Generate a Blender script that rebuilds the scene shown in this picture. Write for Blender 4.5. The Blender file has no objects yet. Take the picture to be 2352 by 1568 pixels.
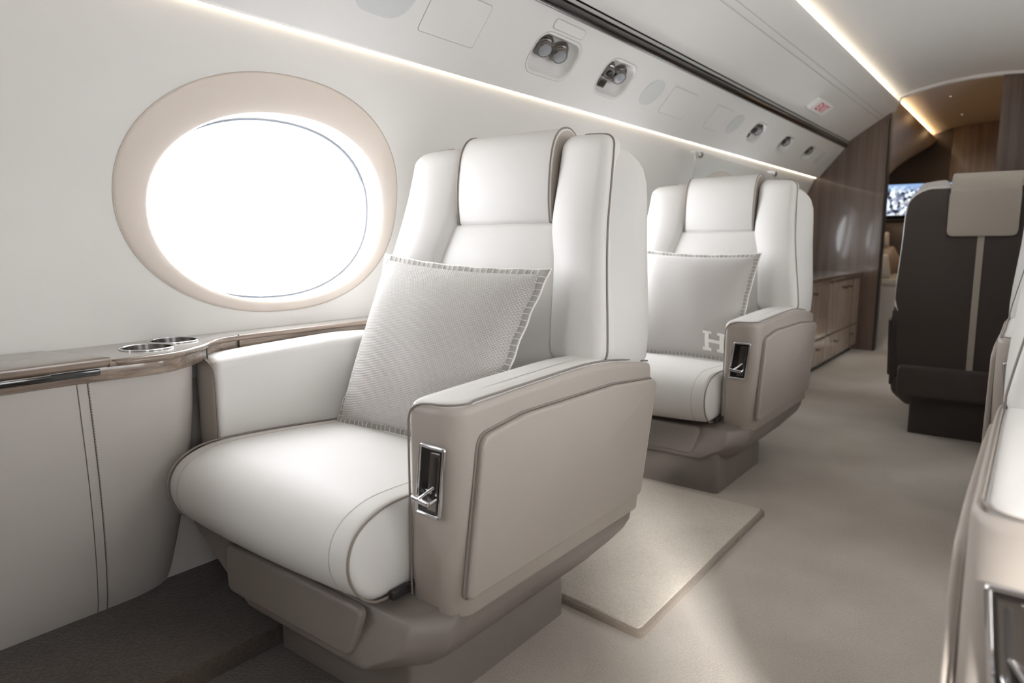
import bpy, bmesh, math
from math import sin, cos, pi, sqrt, radians
from mathutils import Vector, Matrix

S = 0.82                      # metres per modelling unit (camera height = 1 unit)
XC = -0.455                   # centre line of the cabin (units)
C = bpy.context.scene.collection
scn = bpy.context.scene

# ---------------------------------------------------------------- camera
cam = bpy.data.cameras.new('camera'); co = bpy.data.objects.new('camera', cam); C.objects.link(co)
cam.sensor_width = 36; cam.lens = 24.0; cam.clip_start = 0.02
co.location = (0, 0, 1.0*S)
_p, _y = radians(8.2375), radians(37.5748)
_F = Vector((-sin(_y)*cos(_p), cos(_y)*cos(_p), -sin(_p)))
co.rotation_euler = _F.to_track_quat('-Z', 'Y').to_euler()
cam.dof.use_dof = True; cam.dof.focus_distance = 1.50; cam.dof.aperture_fstop = 3.5
scn.camera = co

# ---------------------------------------------------------------- world, lights, exposure
SKY = 7.0
w = bpy.data.worlds.new('sky'); scn.world = w; w.use_nodes = True
bg = w.node_tree.nodes['Background']; bg.inputs[0].default_value = (0.965, 0.98, 1.0, 1); bg.inputs[1].default_value = SKY
scn.view_settings.view_transform = 'Standard'; scn.view_settings.look = 'None'
scn.view_settings.gamma = 1; scn.view_settings.use_curve_mapping = False
scn.view_settings.exposure = 0.75
cy = scn.cycles
cy.max_bounces = 12; cy.diffuse_bounces = 8; cy.glossy_bounces = 4; cy.transmission_bounces = 6; cy.transparent_max_bounces = 8
cy.use_denoising = True; cy.sample_clamp_indirect = 6; cy.caustics_reflective = False; cy.caustics_refractive = False
sun = bpy.data.lights.new('sun', 'SUN'); sun.energy = 13; sun.angle = radians(13); sun.color = (1.0, 0.955, 0.90)
so = bpy.data.objects.new('sun', sun); C.objects.link(so); so.location = (3, -3, 3)
so.rotation_euler = Vector((-1.5, 2.2, -1.12)).to_track_quat('-Z', 'Y').to_euler()
WIN_Y = [-0.468, 1.302, 3.072, 4.842]
def window_light(side, yc):                       # daylight portal just outside each window
    l = bpy.data.lights.new('daylight_portal', 'AREA'); l.shape = 'ELLIPSE'; l.size = 0.80*S; l.size_y = 0.56*S
    l.cycles.is_portal = True
    o = bpy.data.objects.new('daylight_portal', l); C.objects.link(o)
    x = -2.10 if side < 0 else -0.91+2.10
    o.location = (x*S, yc*S, 1.10*S)
    o.rotation_euler = Vector((-side, 0, 0)).to_track_quat('-Z', 'Z').to_euler()
for _yc in WIN_Y:
    window_light(-1, _yc); window_light(1, _yc)

# ---------------------------------------------------------------- materials
def _nt(name):
    m = bpy.data.materials.new(name); m.use_nodes = True
    nt = m.node_tree; b = nt.nodes['Principled BSDF']
    return m, nt, b
def _set(b, col, rough=0.5, metal=0.0, spec=0.5):
    b.inputs['Base Color'].default_value = (*col, 1); b.inputs['Roughness'].default_value = rough
    b.inputs['Metallic'].default_value = metal; b.inputs['Specular IOR Level'].default_value = spec
def N(nt, t, **kw):
    n = nt.nodes.new(t)
    for k, v in kw.items(): setattr(n, k, v)
    return n
def plain(name, col, rough=0.5, metal=0.0, spec=0.5, coat=0.0):
    m, nt, b = _nt(name); _set(b, col, rough, metal, spec)
    b.inputs['Coat Weight'].default_value = coat; b.inputs['Coat Roughness'].default_value = 0.06
    return m
def leather(name, col, rough=0.42, bump=0.05, scale=420, var=0.03):
    m, nt, b = _nt(name); _set(b, col, rough, 0, 0.45)
    tc = N(nt, 'ShaderNodeTexCoord')
    v = N(nt, 'ShaderNodeTexVoronoi'); v.inputs['Scale'].default_value = scale
    n2 = N(nt, 'ShaderNodeTexNoise'); n2.inputs['Scale'].default_value = 5; n2.inputs['Detail'].default_value = 3
    nt.links.new(tc.outputs['Object'], v.inputs['Vector']); nt.links.new(tc.outputs['Object'], n2.inputs['Vector'])
    bp = N(nt, 'ShaderNodeBump'); bp.inputs['Strength'].default_value = bump; bp.inputs['Distance'].default_value = 0.002
    nt.links.new(v.outputs['Distance'], bp.inputs['Height']); nt.links.new(bp.outputs[0], b.inputs['Normal'])
    mx = N(nt, 'ShaderNodeMix', data_type='RGBA')
    mx.inputs[6].default_value = (*[c*(1-var) for c in col], 1); mx.inputs[7].default_value = (*[min(1, c*(1+var)) for c in col], 1)
    nt.links.new(n2.outputs['Fac'], mx.inputs[0]); nt.links.new(mx.outputs[2], b.inputs['Base Color'])
    return m
def wood(name, dark, light, grain=(60, 60, 1.2), rough=0.18, coat=0.6, axis_rot=None):
    m, nt, b = _nt(name); _set(b, dark, rough, 0, 0.5)
    b.inputs['Coat Weight'].default_value = coat; b.inputs['Coat Roughness'].default_value = 0.05
    tc = N(nt, 'ShaderNodeTexCoord'); mp = N(nt, 'ShaderNodeMapping'); mp.inputs['Scale'].default_value = grain
    nt.links.new(tc.outputs['Object'], mp.inputs['Vector'])
    n1 = N(nt, 'ShaderNodeTexNoise'); n1.inputs['Scale'].default_value = 1; n1.inputs['Detail'].default_value = 6; n1.inputs['Roughness'].default_value = 0.6
    mp2 = N(nt, 'ShaderNodeMapping'); mp2.inputs['Scale'].default_value = [g*0.13 for g in grain]
    n2 = N(nt, 'ShaderNodeTexNoise'); n2.inputs['Scale'].default_value = 1; n2.inputs['Detail'].default_value = 2
    nt.links.new(tc.outputs['Object'], mp2.inputs['Vector'])
    nt.links.new(mp.outputs[0], n1.inputs['Vector']); nt.links.new(mp2.outputs[0], n2.inputs['Vector'])
    ad = N(nt, 'ShaderNodeMath', operation='ADD'); nt.links.new(n1.outputs['Fac'], ad.inputs[0]); nt.links.new(n2.outputs['Fac'], ad.inputs[1])
    r = N(nt, 'ShaderNodeValToRGB'); ad2 = N(nt, 'ShaderNodeMath', operation='MULTIPLY'); ad2.inputs[1].default_value = 0.5
    nt.links.new(ad.outputs[0], ad2.inputs[0]); nt.links.new(ad2.outputs[0], r.inputs[0])
    r.color_ramp.elements[0].position = 0.36; r.color_ramp.elements[0].color = (*dark, 1)
    r.color_ramp.elements[1].position = 0.64; r.color_ramp.elements[1].color = (*light, 1)
    nt.links.new(r.outputs[0], b.inputs['Base Color'])
    return m
def carpet(name, c1, c2, scale=260, bump=0.5, sheen=0.3):
    m, nt, b = _nt(name); _set(b, c1, 0.95, 0, 0.1)
    b.inputs['Sheen Weight'].default_value = sheen
    tc = N(nt, 'ShaderNodeTexCoord')
    n1 = N(nt, 'ShaderNodeTexNoise'); n1.inputs['Scale'].default_value = scale; n1.inputs['Detail'].default_value = 2
    n2 = N(nt, 'ShaderNodeTexNoise'); n2.inputs['Scale'].default_value = 2.6; n2.inputs['Detail'].default_value = 5
    ad = N(nt, 'ShaderNodeMath', operation='MULTIPLY_ADD'); ad.inputs[1].default_value = 0.45
    nt.links.new(tc.outputs['Object'], n1.inputs['Vector']); nt.links.new(tc.outputs['Object'], n2.inputs['Vector'])
    nt.links.new(n1.outputs['Fac'], ad.inputs[0])
    s = N(nt, 'ShaderNodeMath', operation='MULTIPLY'); s.inputs[1].default_value = 0.6
    nt.links.new(n2.outputs['Fac'], s.inputs[0]); nt.links.new(s.outputs[0], ad.inputs[2])
    r = N(nt, 'ShaderNodeValToRGB'); r.color_ramp.elements[0].position = 0.36; r.color_ramp.elements[0].color = (*c1, 1)
    r.color_ramp.elements[1].position = 0.68; r.color_ramp.elements[1].color = (*c2, 1)
    nt.links.new(ad.outputs[0], r.inputs[0]); nt.links.new(r.outputs[0], b.inputs['Base Color'])
    bp = N(nt, 'ShaderNodeBump'); bp.inputs['Strength'].default_value = bump; bp.inputs['Distance'].default_value = 0.004
    nt.links.new(n1.outputs['Fac'], bp.inputs['Height']); nt.links.new(bp.outputs[0], b.inputs['Normal'])
    return m
def knit(name, col, p=0.0056, q=0.0042, bump=0.9):
    """wool knit: staggered rows of little stitches, from the cushion's own UVs (in metres)"""
    m, nt, b = _nt(name); _set(b, col, 0.95, 0, 0.1); b.inputs['Sheen Weight'].default_value = 0.5
    uv = N(nt, 'ShaderNodeUVMap'); uv.uv_map = 'flat'
    sp = N(nt, 'ShaderNodeSeparateXYZ'); nt.links.new(uv.outputs[0], sp.inputs[0])
    def M(op, a, bb=None, c=None):
        n = N(nt, 'ShaderNodeMath', operation=op)
        for i, x in enumerate((a, bb, c)):
            if x is None: continue
            if isinstance(x, (int, float)): n.inputs[i].default_value = x
            else: nt.links.new(x, n.inputs[i])
        return n.outputs[0]
    v = M('DIVIDE', sp.outputs[1], q); row = M('FLOOR', v); fv = M('FRACT', v)
    par = M('MULTIPLY', M('MODULO', row, 2.0), 0.5)
    u = M('ADD', M('DIVIDE', sp.outputs[0], p), par); fu = M('FRACT', u)
    h = M('MULTIPLY', M('SINE', M('MULTIPLY', fu, pi)), M('SINE', M('MULTIPLY', fv, pi)))
    nz = N(nt, 'ShaderNodeTexNoise'); nz.inputs['Scale'].default_value = 900; tc = N(nt, 'ShaderNodeTexCoord')
    nt.links.new(tc.outputs['Object'], nz.inputs['Vector'])
    hh = M('MULTIPLY_ADD', nz.outputs['Fac'], 0.5, h)
    bp = N(nt, 'ShaderNodeBump'); bp.inputs['Strength'].default_value = bump; bp.inputs['Distance'].default_value = 0.0022
    nt.links.new(hh, bp.inputs['Height']); nt.links.new(bp.outputs[0], b.inputs['Normal'])
    r = N(nt, 'ShaderNodeValToRGB'); r.color_ramp.elements[0].position = 0.1; r.color_ramp.elements[1].position = 0.9
    r.color_ramp.elements[0].color = (*[c*0.66 for c in col], 1); r.color_ramp.elements[1].color = (*[min(1, c*1.06) for c in col], 1)
    nt.links.new(hh, r.inputs[0]); nt.links.new(r.outputs[0], b.inputs['Base Color'])
    return m
def emit(name, col, strength):
    m = bpy.data.materials.new(name); m.use_nodes = True; nt = m.node_tree; nt.nodes.clear()
    e = nt.nodes.new('ShaderNodeEmission'); e.inputs[0].default_value = (*col, 1); e.inputs[1].default_value = strength
    o = nt.nodes.new('ShaderNodeOutputMaterial'); nt.links.new(e.outputs[0], o.inputs[0]); return m
def clear(name, tint=(1, 1, 1), gloss=0.06, rough=0.02, haze=0.0):
    """thin clear sheet: lets light straight through, with a weak mirror reflection"""
    m = bpy.data.materials.new(name); m.use_nodes = True; nt = m.node_tree; nt.nodes.clear()
    t = nt.nodes.new('ShaderNodeBsdfTransparent'); t.inputs[0].default_value = (*tint, 1)
    g = nt.nodes.new('ShaderNodeBsdfGlossy'); g.inputs['Roughness'].default_value = rough
    mx = nt.nodes.new('ShaderNodeMixShader'); mx.inputs[0].default_value = gloss
    nt.links.new(t.outputs[0], mx.inputs[1]); nt.links.new(g.outputs[0], mx.inputs[2])
    last = mx
    if haze:
        d = nt.nodes.new('ShaderNodeBsdfDiffuse'); d.inputs[0].default_value = (0.9, 0.9, 0.9, 1)
        m2 = nt.nodes.new('ShaderNodeMixShader'); m2.inputs[0].default_value = haze
        nt.links.new(mx.outputs[0], m2.inputs[1]); nt.links.new(d.outputs[0], m2.inputs[2]); last = m2
    o = nt.nodes.new('ShaderNodeOutputMaterial'); nt.links.new(last.outputs[0], o.inputs[0]); return m

WHITE_L = leather('white_leather', (0.725, 0.71, 0.69), rough=0.55)
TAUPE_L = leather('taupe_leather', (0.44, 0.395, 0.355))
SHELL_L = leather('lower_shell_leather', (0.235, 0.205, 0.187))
DARK_L = leather('brown_leather', (0.062, 0.050, 0.044), rough=0.5)
BEIGE_L = leather('beige_leather', (0.46, 0.42, 0.37), rough=0.5)
PIPE = plain('piping_taupe', (0.26, 0.225, 0.20), 0.5)
SEAM = plain('seam_thread', (0.50, 0.46, 0.42), 0.7)
PANEL_L = leather('side_panel_leather', (0.52, 0.485, 0.455), rough=0.5)
THREAD = plain('dark_thread', (0.16, 0.14, 0.125), 0.8)
WALL = leather('wall_lining', (0.74, 0.725, 0.70), rough=0.55, bump=0.02, var=0.01)
PSU_M = plain('overhead_panel_white', (0.74, 0.735, 0.72), 0.4)
CEIL = plain('ceiling_white', (0.74, 0.73, 0.715), 0.45)
RING = plain('window_surround_beige', (0.70, 0.625, 0.565), 0.5)
REVEAL = plain('window_reveal_white', (0.82, 0.82, 0.82), 0.35)
GASKET = plain('window_gasket_grey', (0.13, 0.145, 0.17), 0.4)
PANE = clear('window_pane', (0.98, 0.99, 1.0), 0.04)
ACRYLIC = clear('clear_acrylic', (0.97, 0.985, 0.98), 0.08, 0.03, haze=0.06)
TAN = leather('aft_ceiling_tan', (0.52, 0.41, 0.28), rough=0.35, bump=0.01)
CHROME = plain('chrome', (0.75, 0.75, 0.77), 0.12, 1.0)
NICKEL = plain('dark_nickel', (0.26, 0.24, 0.23), 0.22, 1.0)
BLACK = plain('black_gloss', (0.012, 0.010, 0.009), 0.12, 0, 0.5, coat=0.5)
BLACKM = plain('black_matt', (0.02, 0.018, 0.017), 0.5)
GREYSTRIP = plain('rail_grey', (0.42, 0.42, 0.40), 0.3)
DISC = plain('speaker_cover_grey', (0.60, 0.615, 0.61), 0.6)
LENS = plain('lamp_lens', (0.33, 0.34, 0.36), 0.15, 0.2)
WOODV = wood('partition_veneer', (0.085, 0.056, 0.043), (0.205, 0.148, 0.118), grain=(26, 26, 0.9), rough=0.22, coat=0.5)
WOODC = wood('cabinet_veneer', (0.20, 0.15, 0.12), (0.36, 0.285, 0.235), grain=(26, 26, 0.9), rough=0.25, coat=0.4)
WOODL = wood('ledge_veneer', (0.105, 0.072, 0.055), (0.36, 0.28, 0.22), grain=(230, 7, 230), rough=0.28, coat=0.35)
LEDGE_TOP = wood('ledge_top_veneer', (0.27, 0.25, 0.225), (0.33, 0.305, 0.275), grain=(200, 7, 200), rough=0.25, coat=0.4)
COUNTER = plain('counter_gloss', (0.55, 0.53, 0.51), 0.1, 0, 0.6, coat=0.9)  # pale base tone stands in for the white reflection on the counter
CARPET = carpet('loop_carpet', (0.40, 0.36, 0.31), (0.56, 0.52, 0.465))
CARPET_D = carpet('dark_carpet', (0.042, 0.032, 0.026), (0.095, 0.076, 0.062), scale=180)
RUG_T = carpet('rug_pile', (0.48, 0.435, 0.37), (0.66, 0.61, 0.535), scale=200)
RUG_E = carpet('rug_edge_pile', (0.24, 0.20, 0.165), (0.33, 0.28, 0.235), scale=200)
KNIT = knit('pillow_knit', (0.67, 0.645, 0.62))
FELT = knit('pillow_felt', (0.53, 0.505, 0.485), p=0.004, q=0.003, bump=0.25)
WOOL_W = plain('white_wool', (0.84, 0.82, 0.78), 0.95)
LED = emit('led_warm', (1.0, 0.86, 0.66), 2.3)
LEDC = emit('led_ceiling', (1.0, 0.86, 0.68), 8.0)
LEDA = emit('led_aft', (1.0, 0.80, 0.55), 22.0)
RED = plain('sign_red', (0.72, 0.06, 0.13), 0.5)
SIGNW = plain('sign_white', (0.85, 0.85, 0.84), 0.4)

# ---------------------------------------------------------------- mesh helpers
def finish(name, verts, faces, mat, parent=None, loc=None, uvs=None, sharp=38, mats=None, fmat=None, flip=False):
    me = bpy.data.meshes.new(name)
    bm = bmesh.new()
    vs = [bm.verts.new((v[0]*S, v[1]*S, v[2]*S)) for v in verts]
    ul = bm.loops.layers.uv.new('flat') if uvs else None
    for i, f in enumerate(faces):
        try: fc = bm.faces.new([vs[k] for k in f])
        except ValueError: continue
        fc.smooth = True
        if fmat: fc.material_index = fmat[i]
        if uvs:
            for lp, k in zip(fc.loops, f): lp[ul].uv = (uvs[k][0]*S, uvs[k][1]*S)
    bmesh.ops.remove_doubles(bm, verts=bm.verts, dist=2e-6)
    bmesh.ops.dissolve_degenerate(bm, edges=bm.edges, dist=1e-6)
    bmesh.ops.recalc_face_normals(bm, faces=bm.faces)
    if flip: bmesh.ops.reverse_faces(bm, faces=bm.faces)
    return link(name, bm, mats or [mat], parent, loc, sharp, me)
def link(name, bm, mats, parent=None, loc=None, sharp=38, me=None):
    me = me or bpy.data.meshes.new(name)
    lim = radians(sharp)
    for e in bm.edges:
        if len(e.link_faces) == 2 and e.calc_face_angle(0) > lim: e.smooth = False
    for f in bm.faces: f.smooth = True
    bm.to_mesh(me); bm.free()
    for m in mats: me.materials.append(m)
    o = bpy.data.objects.new(name, me); C.objects.link(o)
    if parent: o.parent = parent
    if loc: o.location = [c*S for c in loc]
    return o
def thing(name, label, cat, loc=(0, 0, 0), rz=0, group=None, kind=None):
    o = bpy.data.objects.new(name, None); C.objects.link(o); o.empty_display_size = 0.05
    o.location = [c*S for c in loc]; o.rotation_euler = (0, 0, rz)
    return tag(o, label, cat, group, kind)
def tag(o, label=None, cat=None, group=None, kind=None):
    if label: o['label'] = label
    if cat: o['category'] = cat
    if group: o['group'] = group
    if kind: o['kind'] = kind
    return o
def structure(o, label=None):
    o['kind'] = 'structure'
    if label: o['label'] = label
    return o

def rr(a, b, r, nc, ns):
    """rounded rectangle loop, counter-clockwise, constant point count"""
    a = max(a, 0); b = max(b, 0); r = max(min(r, a, b), 0); P = []
    cs = [(a-r, -(b-r), -90), (a-r, b-r, 0), (-(a-r), b-r, 90), (-(a-r), -(b-r), 180)]
    for i, (cx, cz, a0) in enumerate(cs):
        for k in range(nc+1):
            t = radians(a0+90*k/nc); P.append((cx+r*cos(t), cz+r*sin(t)))
        nx, nz, na = cs[(i+1) % 4]
        t = radians(a0+90); p0 = (cx+r*cos(t), cz+r*sin(t)); t2 = radians(na); p1 = (nx+r*cos(t2), nz+r*sin(t2))
        for k in range(1, ns): P.append((p0[0]+(p1[0]-p0[0])*k/ns, p0[1]+(p1[1]-p0[1])*k/ns))
    return P
def slab(a, b, rc, T, re, crown=0.0, warp=None, nc=5, ns=6, ne=4, ni=6, back_re=0.0, back_crown=0.0):
    """rounded-edge pad lying in (x, y) with thickness along h; returns verts, faces, uvs"""
    rings = []
    m = min(a, b)
    def inner(sgn, re_, base, cr):
        L = []
        for k in range(ni+1):
            d = re_+(m-re_)*k/ni; L.append((d, base, cr*sgn))
        return L
    if back_re > 0:
        rings += [(d, h, c) for d, h, c in reversed(inner(-1, back_re, 0.0, back_crown))]
        for k in range(ne-1, -1, -1):
            t = pi/2*k/ne; rings.append((back_re*(1-cos(t)), back_re-back_re*sin(t), 0))
    else:
        rings += [(d, h, c) for d, h, c in reversed(inner(-1, 0.0, 0.0, back_crown))]
    for k in range(0, ne): 
        t = pi/2*k/ne; rings.append((re*(1-cos(t)), T-re+re*sin(t), 0))
    rings += inner(1, re, T, crown)
    V, Fc, UV = [], [], []; n = None
    for d, h, cr in rings:
        L = rr(a-d, b-d, max(rc-d, min(m*0.02, m-d)), nc, ns); n = len(L)
        for x, y in L:
            hh = h + cr*max(0, 1-(x/a)**2)*max(0, 1-(y/b)**2)
            V.append(warp(x, y, hh) if warp else (x, y, hh)); UV.append((x, y))
    R = len(rings)
    for r in range(R-1):
        for k in range(n):
            Fc.append((r*n+k, r*n+(k+1) % n, (r+1)*n+(k+1) % n, (r+1)*n+k))
    return V, Fc, UV
def mslab(name, mat, parent, *args, uv=False, loc=None, sharp=50, **kw):
    V, Fc, UV = slab(*args, **kw)
    return finish(name, V, Fc, mat, parent, loc, uvs=UV if uv else None, sharp=sharp)

def roundpoly(pts, r, n=4):
    """pts: (u, v[, r_i]) -> polygon with rounded corners"""
    out = []
    N_ = len(pts)
    for i in range(N_):
        p = Vector(pts[i][:2]); ri = pts[i][2] if len(pts[i]) > 2 else r
        a = Vector(pts[i-1][:2])-p; b = Vector(pts[(i+1) % N_][:2])-p
        if ri <= 0 or a.length < 1e-6 or b.length < 1e-6: out.append(tuple(p)); continue
        ang = a.angle(b)
        if ang > radians(176): out.append(tuple(p)); continue
        d = min(ri/math.tan(ang/2), a.length*0.48, b.length*0.48)
        A = p+a.normalized()*d; B = p+b.normalized()*d
        for k in range(n+1):
            t = k/n; q = A*(1-t)**2+p*2*t*(1-t)+B*t*t; out.append(tuple(q))
    return out
def prism(name, outline, x0, x1, mat, parent=None, bev=0.0, segs=3, axis='x', mats=None, capmat=None, loc=None, sharp=38, warp=None):
    """extrude a 2-D outline; axis x: outline=(y,z); axis y: outline=(x,z); axis z: outline=(x,y)"""
    def P(u, v, t):
        q = {'x': (t, u, v), 'y': (u, t, v), 'z': (u, v, t)}[axis]
        return (warp(*q) if warp else q)
    bm = bmesh.new()
    A = [bm.verts.new([c*S for c in P(u, v, x0)]) for u, v in outline]
    B = [bm.verts.new([c*S for c in P(u, v, x1)]) for u, v in outline]
    n = len(outline)
    fa = bm.faces.new(A); fb = bm.faces.new(B[::-1])
    for k in range(n): bm.faces.new((A[k], A[(k+1) % n], B[(k+1) % n], B[k]))
    if capmat is not None: fa.material_index = capmat; fb.material_index = capmat
    bmesh.ops.recalc_face_normals(bm, faces=bm.faces)
    if bev > 0:
        es = list(set(list(fa.edges)+list(fb.edges)))
        bmesh.ops.bevel(bm, geom=es, offset=bev*S, segments=segs, profile=0.5, affect='EDGES', clamp_overlap=True)
    return link(name, bm, mats or [mat], parent, loc, sharp)
def box(name, c, s, mat, parent=None, r=0.004, segs=2):
    x, y, z = c; a, b, h = s[0]/2, s[1]/2, s[2]/2
    bm = bmesh.new(); bmesh.ops.create_cube(bm, size=1)
    for v in bm.verts: v.co = Vector(((x+v.co.x*2*a)*S, (y+v.co.y*2*b)*S, (z+v.co.z*2*h)*S))
    if r > 0: bmesh.ops.bevel(bm, geom=list(bm.edges), offset=min(r, min(a, b, h)*0.9)*S, segments=segs, profile=0.5, affect='EDGES', clamp_overlap=True)
    return link(name, bm, [mat], parent, None, 50)
def smoothpath(P, sub=4, closed=False):
    P = [Vector(p) for p in P]; out = []; n = len(P)
    rng = range(n) if closed else range(n-1)
    for i in rng:
        p0 = P[(i-1) % n] if (closed or i > 0) else P[i]; p1 = P[i]; p2 = P[(i+1) % n]; p3 = P[(i+2) % n] if (closed or i+2 < n) else p2
        for k in range(sub):
            t = k/sub
            out.append(0.5*((2*p1)+(p2-p0)*t+(2*p0-5*p1+4*p2-p3)*t*t+(3*p1-p0-3*p2+p3)*t**3))
    if not closed: out.append(P[-1])
    return out
def tube_geo(path, r, n=6, closed=False):
    P = [Vector(p) for p in path]; V, Fc = [], []; m = len(P); nrm = None
    for i in range(m):
        if closed: t = P[(i+1) % m]-P[i-1]
        else: t = P[min(i+1, m-1)]-P[max(i-1, 0)]
        if t.length < 1e-9: t = Vector((0, 0, 1))
        t.normalize()
        if nrm is None:
            nrm = t.orthogonal().normalized()
        nrm = (nrm-t*nrm.dot(t)); nrm = nrm.normalized() if nrm.length > 1e-6 else t.orthogonal().normalized()
        b = t.cross(nrm)
        for k in range(n):
            a = 2*pi*k/n; V.append(tuple(P[i]+nrm*cos(a)*r+b*sin(a)*r))
    for i in range(m if closed else m-1):
        j = (i+1) % m
        for k in range(n): Fc.append((i*n+k, i*n+(k+1) % n, j*n+(k+1) % n, j*n+k))
    if not closed: Fc.append(tuple(range(n))[::-1]); Fc.append(tuple((m-1)*n+k for k in range(n)))
    return V, Fc
def tube(name, path, r, mat, parent=None, n=6, closed=False):
    V, Fc = tube_geo(path, r, n, closed); return finish(name, V, Fc, mat, parent, sharp=80)
def loft(name, secs, mat, parent=None, cap=True, closed=True, sharp=38, mats=None, facemat=None, flip=False):
    V, Fc, FM = [], [], []; n = len(secs[0])
    for s in secs: V += list(s)
    for i in range(len(secs)-1):
        for k in range(n if closed else n-1):
            Fc.append((i*n+k, i*n+(k+1) % n, (i+1)*n+(k+1) % n, (i+1)*n+k)); FM.append(facemat(i, k) if facemat else 0)
    if cap and closed:
        Fc.append(tuple(range(n))[::-1]); Fc.append(tuple((len(secs)-1)*n+k for k in range(n))); FM += [0, 0]
    return finish(name, V, Fc, mat, parent, sharp=sharp, mats=mats, fmat=FM if facemat else None, flip=flip)
def lathe(name, prof, c, mat, parent=None, n=28, M=None, sharp=35):
    """prof: (r, h) pairs about local z; M: 3x3 matrix turning z to the wanted axis"""
    V, Fc = [], []
    for r, h in prof:
        for k in range(n):
            a = 2*pi*k/n; v = Vector((r*cos(a), r*sin(a), h))
            if M: v = M @ v
            V.append((c[0]+v.x, c[1]+v.y, c[2]+v.z))
    for i in range(len(prof)-1):
        for k in range(n): Fc.append((i*n+k, i*n+(k+1) % n, (i+1)*n+(k+1) % n, (i+1)*n+k))
    Fc.append(tuple(range(n))[::-1]); Fc.append(tuple((len(prof)-1)*n+k for k in range(n)))
    return finish(name, V, Fc, mat, parent, sharp=sharp)
def cut(o, cutters):
    for c in cutters:
        md = o.modifiers.new('cut', 'BOOLEAN'); md.operation = 'DIFFERENCE'; md.object = c; md.solver = 'EXACT'
    bpy.context.view_layer.update()
    dg = bpy.context.evaluated_depsgraph_get()
    me = bpy.data.meshes.new_from_object(o.evaluated_get(dg))
    o.modifiers.clear(); o.data = me
    bm = bmesh.new(); bm.from_mesh(me)
    for e in bm.edges:
        e.smooth = not (len(e.link_faces) == 2 and e.calc_face_angle(0) > radians(30))
    for f in bm.faces: f.smooth = True
    bm.to_mesh(me); bm.free()
    for c in cutters: bpy.data.objects.remove(c, do_unlink=True)
def lerp(tab, z):
    """piecewise-smooth table lookup"""
    if z <= tab[0][0]: return tab[0][1]
    for (a, va), (b, vb) in zip(tab, tab[1:]):
        if z <= b:
            t = (z-a)/(b-a); return va+(vb-va)*t
    return tab[-1][1]
def crv(tab, z):
    """Catmull-Rom table lookup"""
    if z <= tab[0][0]: return tab[0][1]
    if z >= tab[-1][0]: return tab[-1][1]
    for i in range(len(tab)-1):
        if z <= tab[i+1][0]:
            (a, p1), (b, p2) = tab[i], tab[i+1]
            m1 = (p2-tab[i-1][1])/(b-tab[i-1][0]) if i > 0 else (p2-p1)/(b-a)
            m2 = (tab[i+2][1]-p1)/(tab[i+2][0]-a) if i+2 < len(tab) else (p2-p1)/(b-a)
            t = (z-a)/(b-a); h = b-a
            return (2*t**3-3*t*t+1)*p1+(t**3-2*t*t+t)*h*m1+(-2*t**3+3*t*t)*p2+(t**3-t*t)*h*m2

# ================================================================= THE SETTING
Y0, YP, YE = -1.353, 7.05, 9.75        # cabin back, partition, aft bulkhead
def mirx(x): return 2*XC-x
# side-wall section: x of the left wall lining by height
WT = [(0.0, -1.90), (0.5, -1.93), (0.72, -1.935), (0.95, -1.945), (1.15, -1.93), (1.36, -1.875), (1.5, -1.822), (1.60, -1.782), (1.66, -1.758), (1.72, -1.735)]
def W(z): return crv(WT, z)
def side(x, sd): return x if sd < 0 else mirx(x)

# floor: main carpet, raised dark carpet strip along each wall
structure(box('floor', (XC, (Y0+YE)/2, -0.03), (3.2, YE-Y0+0.1, 0.06), CARPET, r=0))
for sd, nm in ((-1, 'left'), (1, 'right')):
    x0, x1 = -2.02, -1.425
    out = roundpoly([(side(x0, sd), -0.005, 0), (side(x1, sd), -0.005, 0), (side(x1, sd), 0.05, 0.018), (side(x0, sd), 0.05, 0)], 0)
    o = prism('trim_1' if sd < 0 else 'trim_2', out, Y0, 1.9, CARPET_D, axis='y')
    structure(o, 'raised dark brown carpet strip along the ' + nm + ' wall')

dm = box('trim_7', (-1.20, 0.05, 0.003), (0.46, 2.80, 0.008), CARPET_D, r=0.002); structure(dm, 'flat added strip, dark brown with shade in its colour, under and before the nearest seat')  # added strip; brown carpet and seat shade together set its dark colour

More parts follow.
